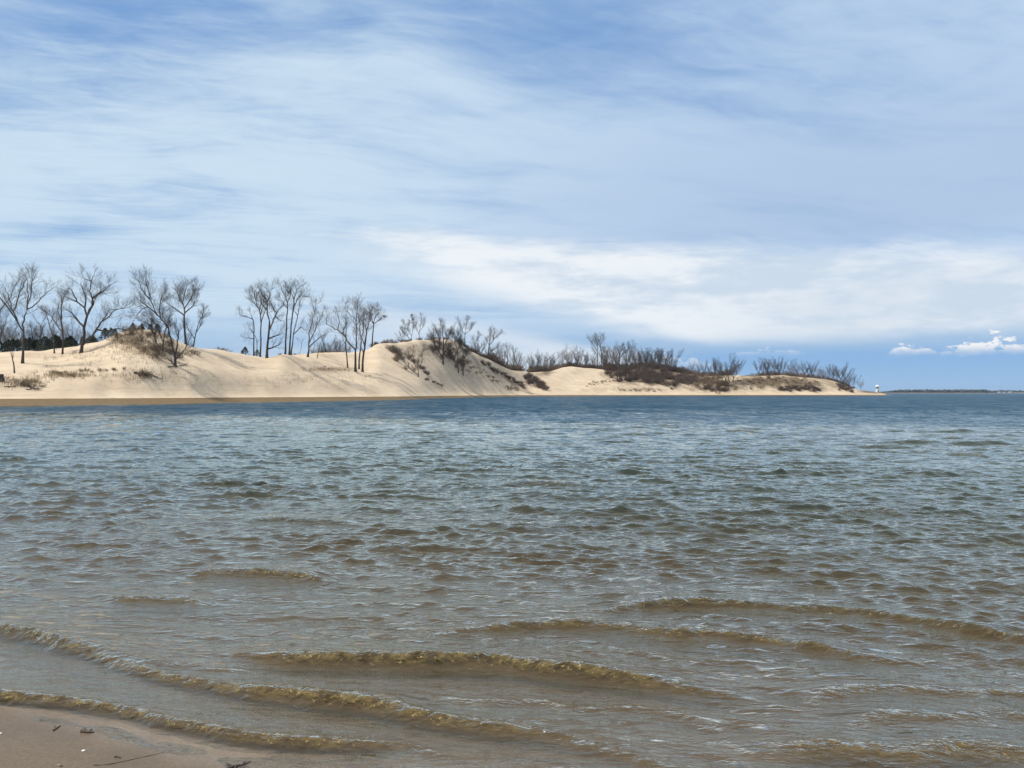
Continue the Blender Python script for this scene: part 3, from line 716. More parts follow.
H_('C', [(302,715),(300,660),(295,610)], [[(295,610),(285,520),(292,450),(265,380),(235,330),(205,220),(200,130),(205,70)],[(295,620),(320,540),(335,470),(325,420)],[(300,660),(340,600),(370,530)],[(235,330),(170,270),(110,220)],[(205,220),(160,160),(140,100)],[(250,340),(240,260),(255,160)],[(302,700),(265,670),(230,640)],[(170,290),(120,290),(80,340)]], .015, 'front many stemmed bare tree rooted lowest on the sand beside the brushy mound', dens=1.1)
H_('C', [(372,550),(362,450),(358,340)], [[(358,340),(335,260),(320,180),(325,80)],[(345,280),(375,200),(410,120)],[(358,350),(300,290),(250,250)],[(360,330),(400,260),(430,180)],[(335,260),(290,190),(270,120)]], .016, 'straight dark trunked bare tree behind the many stemmed one on the mound', dens=1.15)
H_('C', [(418,560),(440,480),(460,400)], [[(460,400),(480,340),(490,280)],[(440,480),(500,400),(540,300)],[(430,520),(400,450),(390,400)],[(470,370),(520,340)]], .012, 'bare tree leaning right at the right end of the mound group')
H_('C', [(215,615),(222,540),(235,450)], [[(235,450),(240,370),(250,300)],[(212,600),(180,540),(175,470),(130,430)],[(222,540),(200,440),(170,360)],[(235,450),(280,400)],[(175,470),(150,380),(110,330)],[(175,470),(160,420),(90,380)]], .014, 'low bushy bare tree in front of the brushy mound, left of the many stemmed one', dens=1.3)
H_('D', [(150,715),(152,560),(150,430),(140,380)], [[(140,380),(100,360),(45,345),(30,310)],[(140,380),(120,330)],[(150,500),(100,460)],[(150,560),(90,550),(50,550)]], .014, 'pole like tree with one crooked limb reaching left, leftmost of the ridge row')
H_('D', [(175,705),(178,600),(165,540)], [[(165,540),(140,490)],[(178,600),(190,560)]], .014, 'short thin stem tucked between the first two trees of the ridge row', dens=.6)
H_('D', [(205,725),(210,560),(212,420),(205,340)], [[(205,340),(185,280),(150,240),(110,180),(90,160)],[(195,290),(190,220),(200,150)],[(185,280),(160,180),(155,120)],[(212,420),(230,330),(250,260)],[(205,340),(215,220)]], .011, 'tall straight bare tree with crown leaning left, second tall one of the ridge row')
H_('D', [(262,735),(268,600),(280,480),(285,400)], [[(285,400),(280,300),(285,230),(250,150),(240,120)],[(285,480),(320,410),(360,330),(420,260)],[(285,230),(320,180),(330,130)],[(275,550),(340,530),(400,500)],[(360,330),(330,270),(310,210)],[(280,300),(240,250),(230,200)],[(360,370),(410,400)],[(270,670),(330,630),(390,580)]], .017, 'stoutest tree of the ridge row, with a forked crown and low right limbs', dens=.9)
H_('D', [(418,685),(425,520),(430,400),(440,280)], [[(440,280),(435,200),(400,130),(380,90)],[(440,240),(455,150),(455,60)],[(440,280),(400,240),(370,200)]], .011, 'left straight trunk of the tall trio on the ridge')
H_('D', [(452,690),(465,500),(480,350),(495,230)], [[(495,230),(500,130),(530,80)],[(480,350),(500,260),(540,170),(600,160)],[(495,230),(470,150)]], .011, 'tallest middle trunk of the tall trio on the ridge')
H_('D', [(468,690),(490,520),(515,400)], [[(515,400),(545,320),(560,240),(610,180)],[(530,360),(510,310)],[(500,500),(560,450),(600,490)]], .010, 'right leaning trunk of the tall trio on the ridge', dens=.8)
H_('D', [(612,725),(620,640)], [[(620,640),(620,500),(640,400),(660,310)],[(660,310),(670,250),(720,200)],[(660,310),(650,220)],[(620,620),(660,520),(700,430),(760,340)],[(700,430),(710,350)],[(625,640),(690,560),(740,520)]], .018, 'bare tree forking low into a wide V, at the right end of the ridge row', dens=.9)
H_('D', [(690,735),(705,660),(720,600)], [[(720,600),(745,540),(768,480)],[(705,660),(690,600)]], .012, 'small tree leaning right beside the low forking V shaped tree', dens=.8)
H_('D', [(525,700),(555,660),(560,600)], [[(560,600),(530,570),(505,560)],[(560,600),(590,560)]], .014, 'faint crooked sapling between the tall trio and the V shaped tree', dens=.7)
H_('E', [(250,705),(240,600),(230,500),(230,430)], [[(230,430),(235,330),(235,250)],[(230,480),(200,420)]], .014, 'thin leaning tree at the left of the dark clump below the steep dune', dens=.7)
H_('E', [(320,740),(318,620),(320,530)], [[(320,530),(270,470),(215,380),(150,330),(80,290)],[(215,380),(235,300),(240,240)],[(180,340),(190,260),(180,200)],[(320,530),(330,400),(330,250)],[(330,250),(280,190),(220,140),(185,85)],[(330,260),(340,180),(380,80)],[(330,300),(370,230),(400,170)],[(80,290),(90,200)]], .018, 'dark tree with a great limb arching left, in the clump below the steep dune', dens=.95)
H_('E', [(350,715),(355,600),(370,480),(370,400)], [[(370,400),(350,330),(345,250)],[(370,400),(385,300),(375,200)],[(345,250),(310,150),(300,80)]], .012, 'middle trunk set slightly back in the clump below the steep dune')
H_('E', [(382,740),(388,600),(405,490),(415,400)], [[(415,400),(430,300),(450,230),(440,150)],[(415,400),(420,340),(400,260)],[(405,490),(380,400)],[(390,560),(370,500)],[(450,230),(470,160)]], .017, 'right hand dark trunk of the clump below the steep dune')
H_('E', [(465,450),(478,370),(482,290)], [[(482,290),(530,260),(575,230)],[(482,290),(465,210),(480,130)],[(482,290),(500,200),(500,130)],[(480,280),(430,220)],[(500,200),(560,180)]], .016, 'bare tree on the crest with a dark nest at the tip of its right limb', back=1, dens=1.1)
H_('F', [(320,690),(318,620)], [[(310,680),(240,610),(180,540),(130,470),(60,400)],[(318,620),(285,560),(270,470),(280,400)],[(318,600),(330,500),(365,430),(370,390)],[(365,430),(430,390)],[(318,620),(350,550),(360,500)],[(285,560),(240,480),(230,420)],[(130,470),(100,400)]], .017, 'wide low bare tree spread against the sand of the steep dune face', dens=1.0)
H_('F', [(250,350),(255,290)], [[(255,290),(210,220),(160,150)],[(255,290),(280,180),(270,100)],[(250,340),(180,260),(150,220)],[(210,220),(230,150)]], .014, 'left bushy tree on the crest above the wide low tree', back=2, dens=1.3)
H_('F', [(325,320),(328,250)], [[(328,250),(350,160),(350,80)],[(328,250),(370,190),(385,120)],[(328,270),(300,200),(310,120)]], .012, 'taller right tree on the crest above the wide low tree', back=2)
H_('F', [(555,570),(560,450),(560,300)], [[(550,510),(510,430),(470,340),(460,200)],[(560,300),(550,220),(540,150)],[(560,400),(600,300),(620,230)],[(480,370),(430,300)],[(510,430),(520,330),(500,250)],[(560,450),(620,400)]], .018, 'bushy tree with a thick near black trunk on the edge of the steep dune face', dens=1.25)
H_('F', [(748,675),(750,600),(760,500)], [[(760,500),(740,400),(720,330)],[(760,500),(790,430)],[(750,600),(730,500)],[(760,500),(820,420)]], .016, 'dense twiggy tree lowest on the dune shoulder, right one of two', dens=1.7)
H_('F', [(705,650),(700,560),(695,440)], [[(695,440),(670,350),(650,250)],[(700,560),(640,500),(610,420)],[(695,440),(720,350),(700,260)],[(640,500),(600,380)]], .013, 'dense twiggy tree lowest on the dune shoulder, left one of two', dens=1.6)
H_('F', [(765,385),(768,270)], [[(768,270),(725,220),(690,120)],[(768,270),(780,180),(800,100)],[(768,270),(830,220),(850,180)]], .014, 'fan shaped bare tree standing alone on the dune skyline above the brushy ridge', back=1, dens=1.2)
H_('G', [(235,355),(230,300)], [[(230,300),(245,250),(255,190)],[(230,300),(205,240)],[(245,250),(275,210)]], .016, 'small bare tree on the skyline right of the fan shaped one', back=1, dens=1.1)
H_('G', [(335,435),(350,370),(355,310)], [[(355,310),(365,230),(370,150)],[(355,310),(395,260),(430,210),(480,190)],[(395,260),(400,170)],[(340,400),(390,350),(450,320)],[(355,310),(330,240)]], .020, 'dark forked tree leaning right out of the brush on the descending ridge', back=2, dens=1.1)
H_('G', [(520,435),(522,360)], [[(522,360),(500,300)],[(522,360),(545,310)]], .016, 'left small tree low on the descending ridge above the valley', back=2, dens=1.0)
H_('G', [(575,450),(578,390)], [[(578,390),(560,330)],[(578,390),(600,350)]], .016, 'right small tree low on the descending ridge above the valley', back=2, dens=1.0)
H_('H', [(238,405),(235,260)], [[(235,260),(200,200),(150,150)],[(235,260),(230,180),(210,130)],[(235,300),(200,240)]], .013, 'left of the two tallest pale topped trees behind the middle dune', back=2, dens=1.1)
H_('H', [(268,410),(270,300),(258,200)], [[(258,200),(245,120)],[(258,200),(290,130)],[(270,300),(295,230)],[(262,230),(225,170)]], .013, 'right of the two tallest pale topped trees behind the middle dune', back=2, dens=1.1)
H_('H', [(428,515),(420,400),(425,280)], [[(425,280),(400,230)],[(425,280),(450,200)],[(420,400),(380,330)],[(425,330),(450,270)]], .018, 'left of two dark trunks rooted on the low sand bank before the thicket', dens=1.2)
H_('H', [(470,515),(478,430),(480,300)], [[(480,300),(460,240)],[(480,300),(505,215)],[(478,400),(520,330)],[(478,430),(450,350)]], .018, 'right of two dark trunks rooted on the low sand bank before the thicket', dens=1.2)
for i, (a, k) in enumerate(HT): hero_tree(*a, seed=i + 1, **k)

# the nest in the crest tree
rng = random.Random(4)
nx, nY, nz = place(CR['E'][0] + 465 / 9.03, CR['E'][1] + 450 / 9.03, 1)
nb = MB()
for k in range(46):
    a, b = rng.uniform(0, 6.28), rng.uniform(-.5, .5)
    c = Vector(((384 - 512) / FPX * nY + rng.gauss(0, .16), nY + rng.gauss(0, .16), EYE + (HOR - 316) * nY / FPX + rng.gauss(0, .12)))
    d = Vector((math.cos(a), math.sin(a), b)) * .42
    nb.tube([tuple(c - d), tuple(c), tuple(c + d)], [.02, .035, .02], 4)
tag(nb.build('twig_nest', M_DRIFT), 'dark clump of twigs, a nest at the limb tip of the crest tree', 'nest')

# generic trees, copied for the far clusters
def proto_tree(seed, wide, pale):
    rng = random.Random(seed); S_ = 10.0; root = empty('bare_tree', (0, 0, 0))
    th = rng.uniform(.14, .32) * S_
    T = smooth_poly([(0, 0, -.4), (rng.uniform(-.1, .1), rng.uniform(-.1, .1), th * .5), (rng.uniform(-.3, .3), rng.uniform(-.3, .3), th)], rng, S_, .003)
    m = MB(); r0 = .15; m.tube(T, [r0 * (1 - .35 * i / (len(T) - 1)) for i in range(len(T))], 6); m.build('trunk', M_PALEBARK if pale else M_BARK, root, True)
    cm = MB(); n = rng.randint(6, 8); a0 = rng.uniform(0, 6.28)
    for k in range(n):
        a = a0 + 6.28 * k / n + rng.uniform(-.4, .4); sp = wide * rng.uniform(.5, 1.25) * S_; hh = rng.uniform(.50, .97) * S_
        p0 = Vector(T[rng.randint(len(T) // 2, len(T) - 1)])
        P = [tuple(p0)]
        for f in (.35, .7, 1.0): P.append((p0.x + math.cos(a) * sp * f ** .8, p0.y + math.sin(a) * sp * f ** .8, p0.z + (hh - p0.z) * f))
        P = smooth_poly(P, rng, S_, .008); rs = [.075 * (1 - i / (len(P) - 1)) + .022 for i in range(len(P))]
        cm.tube(P, rs, 4); sprout(cm, P, .06, .02, 1, rng, S_, .95, .15)
    cm.build('crown', M_PALETWIG if pale else M_TWIG, root)
    return root
PROTO = [proto_tree(100 + i, w, p) for i, (w, p) in enumerate(((.30, 0), (.42, 0), (.22, 0), (.34, 1), (.50, 0), (.26, 1)))]
USED = set()
def copy_tree(src, loc, rz, sc, label, cat, group):
    if src.name not in USED: USED.add(src.name); o = src
    else:
        o = src.copy(); COL.objects.link(o)
        for ch in list(src.children):
            c = ch.copy(); COL.objects.link(c); c.parent = o
    o.location = loc; o.rotation_euler = (0, 0, rz); o.scale = sc
    return tag(o, label, cat, group)
def cluster(spec, label, group, rng):
    """spec: list of (px, top row, distance behind the crest or None with base row, prototype)"""
    NW = ['first', 'second', 'third', 'fourth', 'fifth', 'sixth', 'seventh', 'eighth', 'ninth', 'tenth', 'eleventh']
    base = label
    for i, (px, top, where, k) in enumerate(sorted(spec, key=lambda q: q[0])):
        label = NW[i] + ' from the left: ' + base
        if isinstance(where, tuple): x, Y, z = place(px, where[0])
        else: x, Y, z = place(px, 0, where)
        h = EYE + (HOR - top) * Y / FPX - z
        s = max(h * rng.uniform(.88, 1.10), 2.5) / 10.0; px = px
        copy_tree(PROTO[k], (x, Y, z), rng.uniform(0, 6.28), (s * rng.uniform(.85, 1.1), s * rng.uniform(.85, 1.1), s * 1.02), label, 'tree', group)
rng = random.Random(21)
cluster([(-26, 262, 6, 1), (-4, 300, 10, 0)], 'bare tree cut by the left picture edge', 'trees at the left edge', rng)
cluster([(2, 318, 12, 3), (8, 326, 14, 5), (16, 322, 10, 3), (28, 330, 16, 5), (35, 318, 12, 2), (47, 316, 14, 3), (57, 322, 16, 5), (68, 326, 14, 3), (74, 318, 16, 5), (90, 330, 12, 3), (97, 336, 10, 5)], 'pale thin tree behind the left dune among evergreens', 'thin trees behind the left dune', rng)
cluster([(322, 341, 26, 2), (327, 333, 24, 0), (333, 338, 26, 3), (338, 336, 24, 2), (343, 339, 28, 3), (348, 341, 24, 5), (313, 345, 24, 5)], 'small bare tree in the saddle before the steep dune', 'small trees in the saddle', rng)
cluster([(402, 330, 2, 4), (398, 336, 3, 1), (433, 330, 2, 4), (438, 326, 4, 3), (448, 324, 3, 1), (452, 328, 5, 4), (430, 336, 2, 1), (478, 338, 4, 4), (481, 341, 6, 1)], 'bushy leafless tree on top of the steep dune', 'bushy trees on the steep dune', rng)
cluster([(495, 345, 4, 4), (499, 348, 3, 1), (503, 346, 6, 3), (512, 350, 4, 4), (517, 352, 6, 1), (521, 356, 4, 4), (488, 346, 6, 1)], 'bushy leafless tree on the right slope of the brushy ridge', 'bushy trees on the descending ridge', rng)
cluster([(531, 353, 14, 2), (535, 351, 12, 1), (539, 354, 14, 0), (544, 353, 10, 4), (548, 351, 12, 1), (552, 355, 14, 2), (557, 357, 10, 4)], 'leafless tree in the dark knot behind the sandy valley', 'trees behind the sandy valley', rng)
cluster([(563, 348, 8, 3), (567, 344, 6, 3), (570, 350, 9, 5), (577, 350, 6, 2), (580, 347, 8, 0), (586, 351, 6, 2), (590, 349, 8, 1), (594, 352, 9, 5)], 'thin tree in the row behind the middle dune crest', 'thin trees behind the middle dune', rng)
cluster([(606, 350, 6, 5), (609, 345, 8, 0), (613, 343, 6, 3), (617, 347, 9, 2), (628, 346, 8, 3), (632, 344, 8, 0), (635, 347, 6, 5), (640, 350, 8, 2), (604, 346, 12, 2)], 'leafless tree rising from the thicket left half', 'trees on the left half of the thicket', rng)
cluster([(643, 350, 4, 0), (646, 349, 6, 2), (650, 348, 5, 1), (653, 350, 7, 0), (656, 349, 5, 4), (660, 347, 6, 2), (664, 348, 5, 1), (668, 349, 6, 0), (671, 351, 4, 4), (675, 358, 5, 2)], 'leafless tree in the close packed grove above the dark thicket', 'close packed grove on the thicket', rng)
cluster([(683, 364, 4, 3), (691, 362, 5, 5), (699, 360, 4, 3), (704, 358, 5, 0), (709, 362, 4, 5), (715, 357, 4, 2), (719, 361, 5, 3)], 'thin pale tree between thicket and headland', 'thin trees left of the headland', rng)
cluster([(729, 357, (385,), 1), (733, 356, (382,), 0), (737, 361, 2, 4), (726, 362, (386,), 4)], 'bare tree at the foot of the pale headland', 'trees at the foot of the headland', rng)
cluster([(759, 360, 3, 1), (763, 358, 4, 0), (767, 358, 3, 2), (771, 357, 4, 4), (775, 358, 3, 1), (779, 359, 4, 0), (783, 361, 3, 4)], 'bare tree in the tight grove on top of the pale headland', 'tight grove on the headland', rng)
cluster([(790, 363, 3, 3), (794, 360, 4, 0), (797, 363, 3, 5)], 'bare tree between the two groves on the headland top', 'trees between the groves', rng)
cluster([(805, 364, 2, 4), (809, 361, 3, 1), (812, 363, 3, 0), (819, 366, 3, 3), (823, 367, 3, 5)], 'bare tree right of the middle of the headland top', 'trees on the right of the headland', rng)
cluster([(829, 366, 3, 0), (833, 366, 2, 1), (837, 365, 3, 4), (841, 364, 2, 1), (845, 368, 2, 4), (849, 371, 1, 1), (853, 376, 1, 4), (861, 379, 0, 3)], 'bare tree at the low right end of the headland', 'trees at the right end of the headland', rng)

# ------------------------------------------------------------------ shrubs
def proto_shrub(seed, mat, n, low=False):
    rng = random.Random(seed); m = MB()
    for k in range(n):
        a = rng.uniform(0, 6.28); r = rng.uniform(0, .45); tilt = rng.uniform(.05, .9 if not low else 1.3)
        d = Vector((math.cos(a) * math.sin(tilt), math.sin(a) * math.sin(tilt), math.cos(tilt)))
        q = wiggle((math.cos(a) * r, math.sin(a) * r, -.1), d, rng.uniform(.7, 1.35), 3, rng, .08, .2)
        m.tube(q, [.022, .018, .014, .010], 3, False)
        for j in range(7):
            p, t = along(q, rng.uniform(.25, 1)); e = wiggle(p, rot_dir(t, R(rng.uniform(20, 60)), rng, .1), rng.uniform(.2, .5), 2, rng, .05, .25)
            m.tube(e, [.013, .011, .009], 3, False)
    return m.mesh('dune_shrub', mat)
def proto_evergreen(seed):
    rng = random.Random(seed); m = MB(); m.tube([(0, 0, -.2), (0, 0, .8), (.03, 0, 1.6)], [.07, .05, .02], 5)
    for k in range(900):
        h = rng.random() ** .8; rr = (1.0 - h) ** .7 * .75 * rng.uniform(.55, 1.05); a = rng.uniform(0, 6.28)
        rr *= 1 + .25 * math.sin(3 * a + 6 * h + seed)
        c = Vector((math.cos(a) * rr, math.sin(a) * rr, .1 + h * 1.7)); b = len(m.v); s = rng.uniform(.06, .13)
        u = Vector((rng.gauss(0, 1), rng.gauss(0, 1), rng.gauss(0, .6))).normalized() * s; w = u.cross(Vector((rng.gauss(0, 1), rng.gauss(0, 1), 1))).normalized() * s * .7
        m.v += [tuple(c - u), tuple(c + w), tuple(c + u)]; m.f.append((b, b + 1, b + 2))
    return m.mesh('evergreen_shrub', M_GREEN)
SH = [proto_shrub(i, M_SHRUB, 26) for i in range(3)] + [proto_shrub(10 + i, M_SHRUB, 18, True) for i in range(2)]
DSH = [proto_shrub(20 + i, M_DARKSHRUB, 40) for i in range(3)]
EV = [proto_evergreen(i) for i in range(3)]
SHRUBS = []        # (apparent size, name, mesh, location, turn, scale, label, category, group)
ORD = ['first', 'second', 'third', 'fourth', 'fifth', 'sixth', 'seventh', 'eighth', 'ninth', 'tenth', 'eleventh', 'twelfth', 'thirteenth', 'fourteenth', 'fifteenth', 'sixteenth']
def shrub(px, py, size, meshes, label, group, rng, name='dune_shrub', back=None, cat='shrub', flat=1.0):
    x, Y, z = place(px, py, back)
    s = size * rng.uniform(.75, 1.25)
    SHRUBS.append((s / Y, name, rng.choice(meshes), (x, Y, z), rng.uniform(0, 6.28), (s * rng.uniform(.9, 1.5), s * rng.uniform(.9, 1.5), s * flat), label, cat, group))
def patch(n, poly, size, meshes, label, group, rng, name='dune_shrub', flat=1.0, wd=1.0, back=None, cat='shrub'):
    """n shrubs along a line of (px, row); wd = scatter in rows"""
    P = np.array(poly, float); t = np.linspace(0, 1, len(P)); spots = []
    for k in range(n):
        f = (k + rng.random()) / n; spots.append((np.interp(f, t, P[:, 0]) + rng.gauss(0, 1.0), np.interp(f, t, P[:, 1]) + rng.gauss(0, wd)))
    for k, (px, py) in enumerate(sorted(spots)):
        if n <= 16: lb = ORD[k] + ' from the left: ' + label
        else: lb = ('leftmost', 'left middle', 'middle', 'right middle', 'rightmost')[min(4, k * 5 // n)] + ' stretch: ' + label
        shrub(px, py, size, meshes, lb, group, rng, name, back if back is None else back + rng.uniform(0, 8), cat, flat)
def build_shrubs():
    ds = sorted([q for q in SHRUBS if q[1] == 'dune_shrub'], key=lambda q: -q[0]); ev = [q for q in SHRUBS if q[1] != 'dune_shrub']
    for (a, name, me, loc, rz, sc, label, cat, group) in ds[:285] + ev:
        o = bpy.data.objects.new(name, me); COL.objects.link(o); o.location = loc; o.rotation_euler = (0, 0, rz); o.scale = sc
        tag(o, label, cat, group)
    V, F, MI, mats, n0 = [], [], [], [M_SHRUB, M_DARKSHRUB], 0
    for (a, name, me, loc, rz, sc, label, cat, group) in ds[285:]:
        co = np.empty(len(me.vertices) * 3, np.float32); me.vertices.foreach_get('co', co); co = co.reshape(-1, 3) * np.array(sc)
        c, q = math.cos(rz), math.sin(rz); co = np.stack([co[:, 0] * c - co[:, 1] * q, co[:, 0] * q + co[:, 1] * c, co[:, 2]], 1) + np.array(loc)
        V.append(co); F += [tuple(n0 + v for v in p.vertices) for p in me.polygons]; MI += [mats.index(me.materials[0])] * len(me.polygons); n0 += len(co)
    me = bpy.data.meshes.new('dune_scrub'); me.from_pydata(np.concatenate(V).tolist(), [], F); me.materials.append(M_SHRUB); me.materials.append(M_DARKSHRUB)
    me.polygons.foreach_set('material_index', MI)
    o = bpy.data.objects.new('dune_scrub', me); COL.objects.link(o); tag(o, 'small brown scrub scattered over the dunes and headland', 'scrub', kind='stuff')
rng = random.Random(78)
patch(26, [(529, 370), (543, 370), (557, 367)], 3.4, SH, 'tall brown brush among the trees behind the valley', 'tall brush behind the valley', rng, back=8)
patch(30, [(560, 366), (580, 367), (604, 369)], 3.0, SH, 'tall brown brush among the trees behind the middle dune', 'tall brush behind the middle dune', rng, back=6)
patch(34, [(604, 366), (640, 366), (676, 368)], 4.2, SH, 'tall brown brush under the grove on the thicket', 'tall brush under the grove', rng, back=2)
patch(26, [(680, 372), (705, 372), (730, 374)], 3.2, SH, 'tall brown brush between the thicket and the headland', 'tall brush left of the headland', rng, back=2)
patch(30, [(754, 374), (785, 374), (812, 376), (850, 386)], 2.6, SH, 'tall brown brush under the headland trees', 'tall brush on the headland', rng, back=1)
patch(16, [(316, 352), (345, 352)], 2.4, SH, 'brown brush under the small saddle trees', 'brush in the saddle', rng, back=22)
patch(30, [(484, 356), (500, 364), (522, 371)], 3.0, SH, 'tall brown brush on the far side of the descending ridge', 'tall brush on the ridge', rng, back=4)
rng = random.Random(77)
patch(19, [(-6, 350), (30, 350), (52, 350), (72, 346)], 1.7, EV, 'dark evergreen in the thicket behind the left dune crest', 'evergreens behind the left dune', rng, 'evergreen_shrub', back=3, cat='evergreen', flat=1.0)
patch(8, [(75, 346), (92, 341), (112, 335)], 1.2, EV, 'low dark evergreen on the crest left of the brushy mound', 'low evergreens left of the mound', rng, 'evergreen_shrub', back=1, cat='evergreen')
patch(7, [(112, 332), (130, 326), (145, 327), (160, 331)], 1.0, EV, 'low green bush on top of the brushy mound', 'green bushes on the mound', rng, 'evergreen_shrub', back=0, cat='bush')
patch(26, [(112, 340), (125, 333), (140, 331), (160, 338), (172, 346)], .9, SH, 'brown leafless brush on the mound around the bushy trees', 'brush on the mound', rng, wd=4)
patch(16, [(134, 345), (150, 352), (175, 356), (200, 358)], .8, SH, 'thin brown brush under the mound trees', 'brush under the mound trees', rng, wd=3)
shrub(245, 353, 1.2, EV, 'small round dark cedar left of the ridge row', None, rng, 'evergreen_shrub', 0, 'evergreen')
shrub(242, 352, .8, EV, 'smaller dark cedar touching the round cedar', None, rng, 'evergreen_shrub', 0, 'evergreen')
shrub(257, 354, 1.0, EV, 'little dark cedar at the foot of the short thin stem', None, rng, 'evergreen_shrub', 0, 'evergreen')
patch(5, [(278, 353), (283, 352), (291, 352), (298, 354)], .55, SH, 'low scrub at the feet of the tall trio', 'scrub at the tall trio', rng, back=0, flat=.7)
patch(3, [(219, 347), (223, 347), (227, 348)], .8, SH, 'low brown shrub on the bare crest right of the mound', 'shrubs on the bare crest', rng, back=0)
patch(8, [(320, 368), (335, 369), (350, 371), (366, 376)], .35, SH, 'tiny dry shrub on the slope left of the dark clump', 'tiny shrubs left of the clump', rng, flat=.7)
patch(7, [(371, 338), (377, 337), (385, 339)], .9, DSH, 'dark reddish brush on the steep dune crest', 'dark brush on the steep crest', rng, back=0)
patch(14, [(396, 340), (408, 338), (425, 336), (440, 336), (452, 338)], 1.0, DSH, 'dark brush along the skyline of the steep dune', 'skyline brush of the steep dune', rng, back=0)
patch(26, [(388, 345), (395, 352), (402, 360), (418, 366)], 1.3, SH, 'pale brush around the wide low tree', 'brush on the steep face', rng, wd=4)
patch(4, [(422, 368), (425, 372), (428, 375)], 1.1, DSH, 'dark bush right of the wide low tree', 'dark bushes by the wide low tree', rng)
patch(9, [(424, 378), (434, 382), (442, 387)], .8, DSH, 'low dark bush trailing down from the wide low tree', 'bushes trailing down the dune foot', rng, wd=.8, flat=.8)
patch(44, [(430, 346), (445, 354), (458, 362), (468, 366)], 1.6, SH, 'brown brush around the twiggy shoulder trees', 'brush on the dune shoulder', rng, wd=5)
patch(34, [(458, 341), (470, 349), (480, 355), (492, 361), (505, 366), (520, 371)], 1.5, DSH, 'dark brush along the top of the descending ridge', 'brush on the ridge top', rng, back=0, wd=1)
patch(30, [(480, 361), (492, 369), (505, 376), (515, 382), (525, 387)], 1.3, DSH, 'dark brush in the diagonal band down the ridge', 'diagonal brush band', rng, wd=1.1, flat=.8)
patch(24, [(525, 380), (533, 381), (540, 385), (545, 388)], 1.9, DSH, 'purple brown bush in the clump at the valley mouth', 'dark clump at the valley mouth', rng, wd=2.2)
patch(18, [(505, 387), (512, 389), (518, 390)], .9, SH, 'olive brown scrub low on the ridge foot', 'scrub at the ridge foot', rng, wd=1.4, flat=.8)
patch(16, [(468, 366), (478, 372), (490, 378), (498, 381)], 1.0, SH, 'scattered brown scrub on the ridge face', 'scrub on the ridge face', rng, wd=3, flat=.8)
patch(20, [(533, 370), (545, 371), (556, 368)], 1.7, DSH, 'dark brush at the feet of the trees behind the valley', 'brush behind the valley', rng, back=2)
patch(22, [(560, 366), (580, 367), (600, 369)], 1.2, DSH, 'low brush behind the middle dune crest', 'brush behind the middle dune', rng, back=1)
patch(15, [(586, 386), (592, 384), (598, 382), (606, 382), (616, 381)], .8, SH, 'thin brush on the low bank left of two trunks', 'brush on the low sand bank', rng, wd=.8)
patch(20, [(617, 390), (630, 391), (645, 391), (660, 391)], .8, SH, 'rusty low scrub on the front of the low sand bank', 'rusty scrub on the sand bank', rng, wd=.7, flat=.8)
patch(4, [(670, 388), (674, 390)], .9, SH, 'rusty scrub patch right on the low sand bank', 'right scrub on the sand bank', rng, wd=.6)
patch(110, [(604, 370), (625, 374), (645, 376), (665, 378), (692, 380)], 2.6, DSH, 'dark leafless bush in the long thicket', 'long dark thicket', rng, wd=4, back=None)
patch(40, [(612, 364), (635, 365), (655, 366), (672, 369), (686, 373)], 2.7, DSH, 'dark bush along the skyline of the long thicket', 'skyline of the long thicket', rng, back=-2)
patch(80, [(684, 378), (700, 380), (715, 384), (728, 386)], 2.0, SH, 'brown bush on the slope between thicket and headland', 'bushes left of the headland', rng, wd=4)
patch(14, [(705, 388), (718, 390), (726, 391)], 1.6, DSH, 'dark bush at the water side left of the headland', 'dark bushes left of the headland', rng, wd=1.5)
patch(90, [(732, 384), (755, 381), (775, 382), (800, 383), (815, 386)], 1.0, SH, 'dry scrub on the pale headland face', 'scrub on the headland face', rng, wd=4, flat=.8)
patch(40, [(778, 390), (795, 389), (808, 390), (820, 390)], 1.2, DSH, 'dark scrub at the foot of the headland', 'dark scrub at the headland foot', rng, wd=1.4)
patch(34, [(756, 374), (785, 374), (806, 376), (826, 379), (840, 383), (852, 387)], 1.3, DSH, 'dark brush along the headland skyline', 'headland skyline brush', rng, back=-1)
patch(14, [(838, 388), (846, 389), (853, 390)], 1.5, DSH, 'dark brush at the right end of the headland', 'brush at the headland end', rng, wd=1.5)
patch(7, [(4, 379), (16, 384), (32, 388), (44, 389)], .5, SH, 'dry twiggy plant on the low sand at far left', 'twiggy plants at far left', rng, flat=.7, wd=1.5)
patch(5, [(50, 373), (62, 374), (74, 375)], .45, [SH[0]], 'dry weeds below the big forked tree', 'dry weeds below the forked tree', rng, wd=1)
patch(8, [(80, 372), (100, 372), (128, 371)], .4, [SH[1]], 'short dry weeds in a row on the left slope', 'row of dry weeds', rng, wd=.8)
patch(6, [(138, 378), (144, 374), (150, 379)], .8, SH, 'dry shrub beside the dark fallen branch on the sand', 'shrubs by the fallen branch', rng, wd=1.5)

build_shrubs()

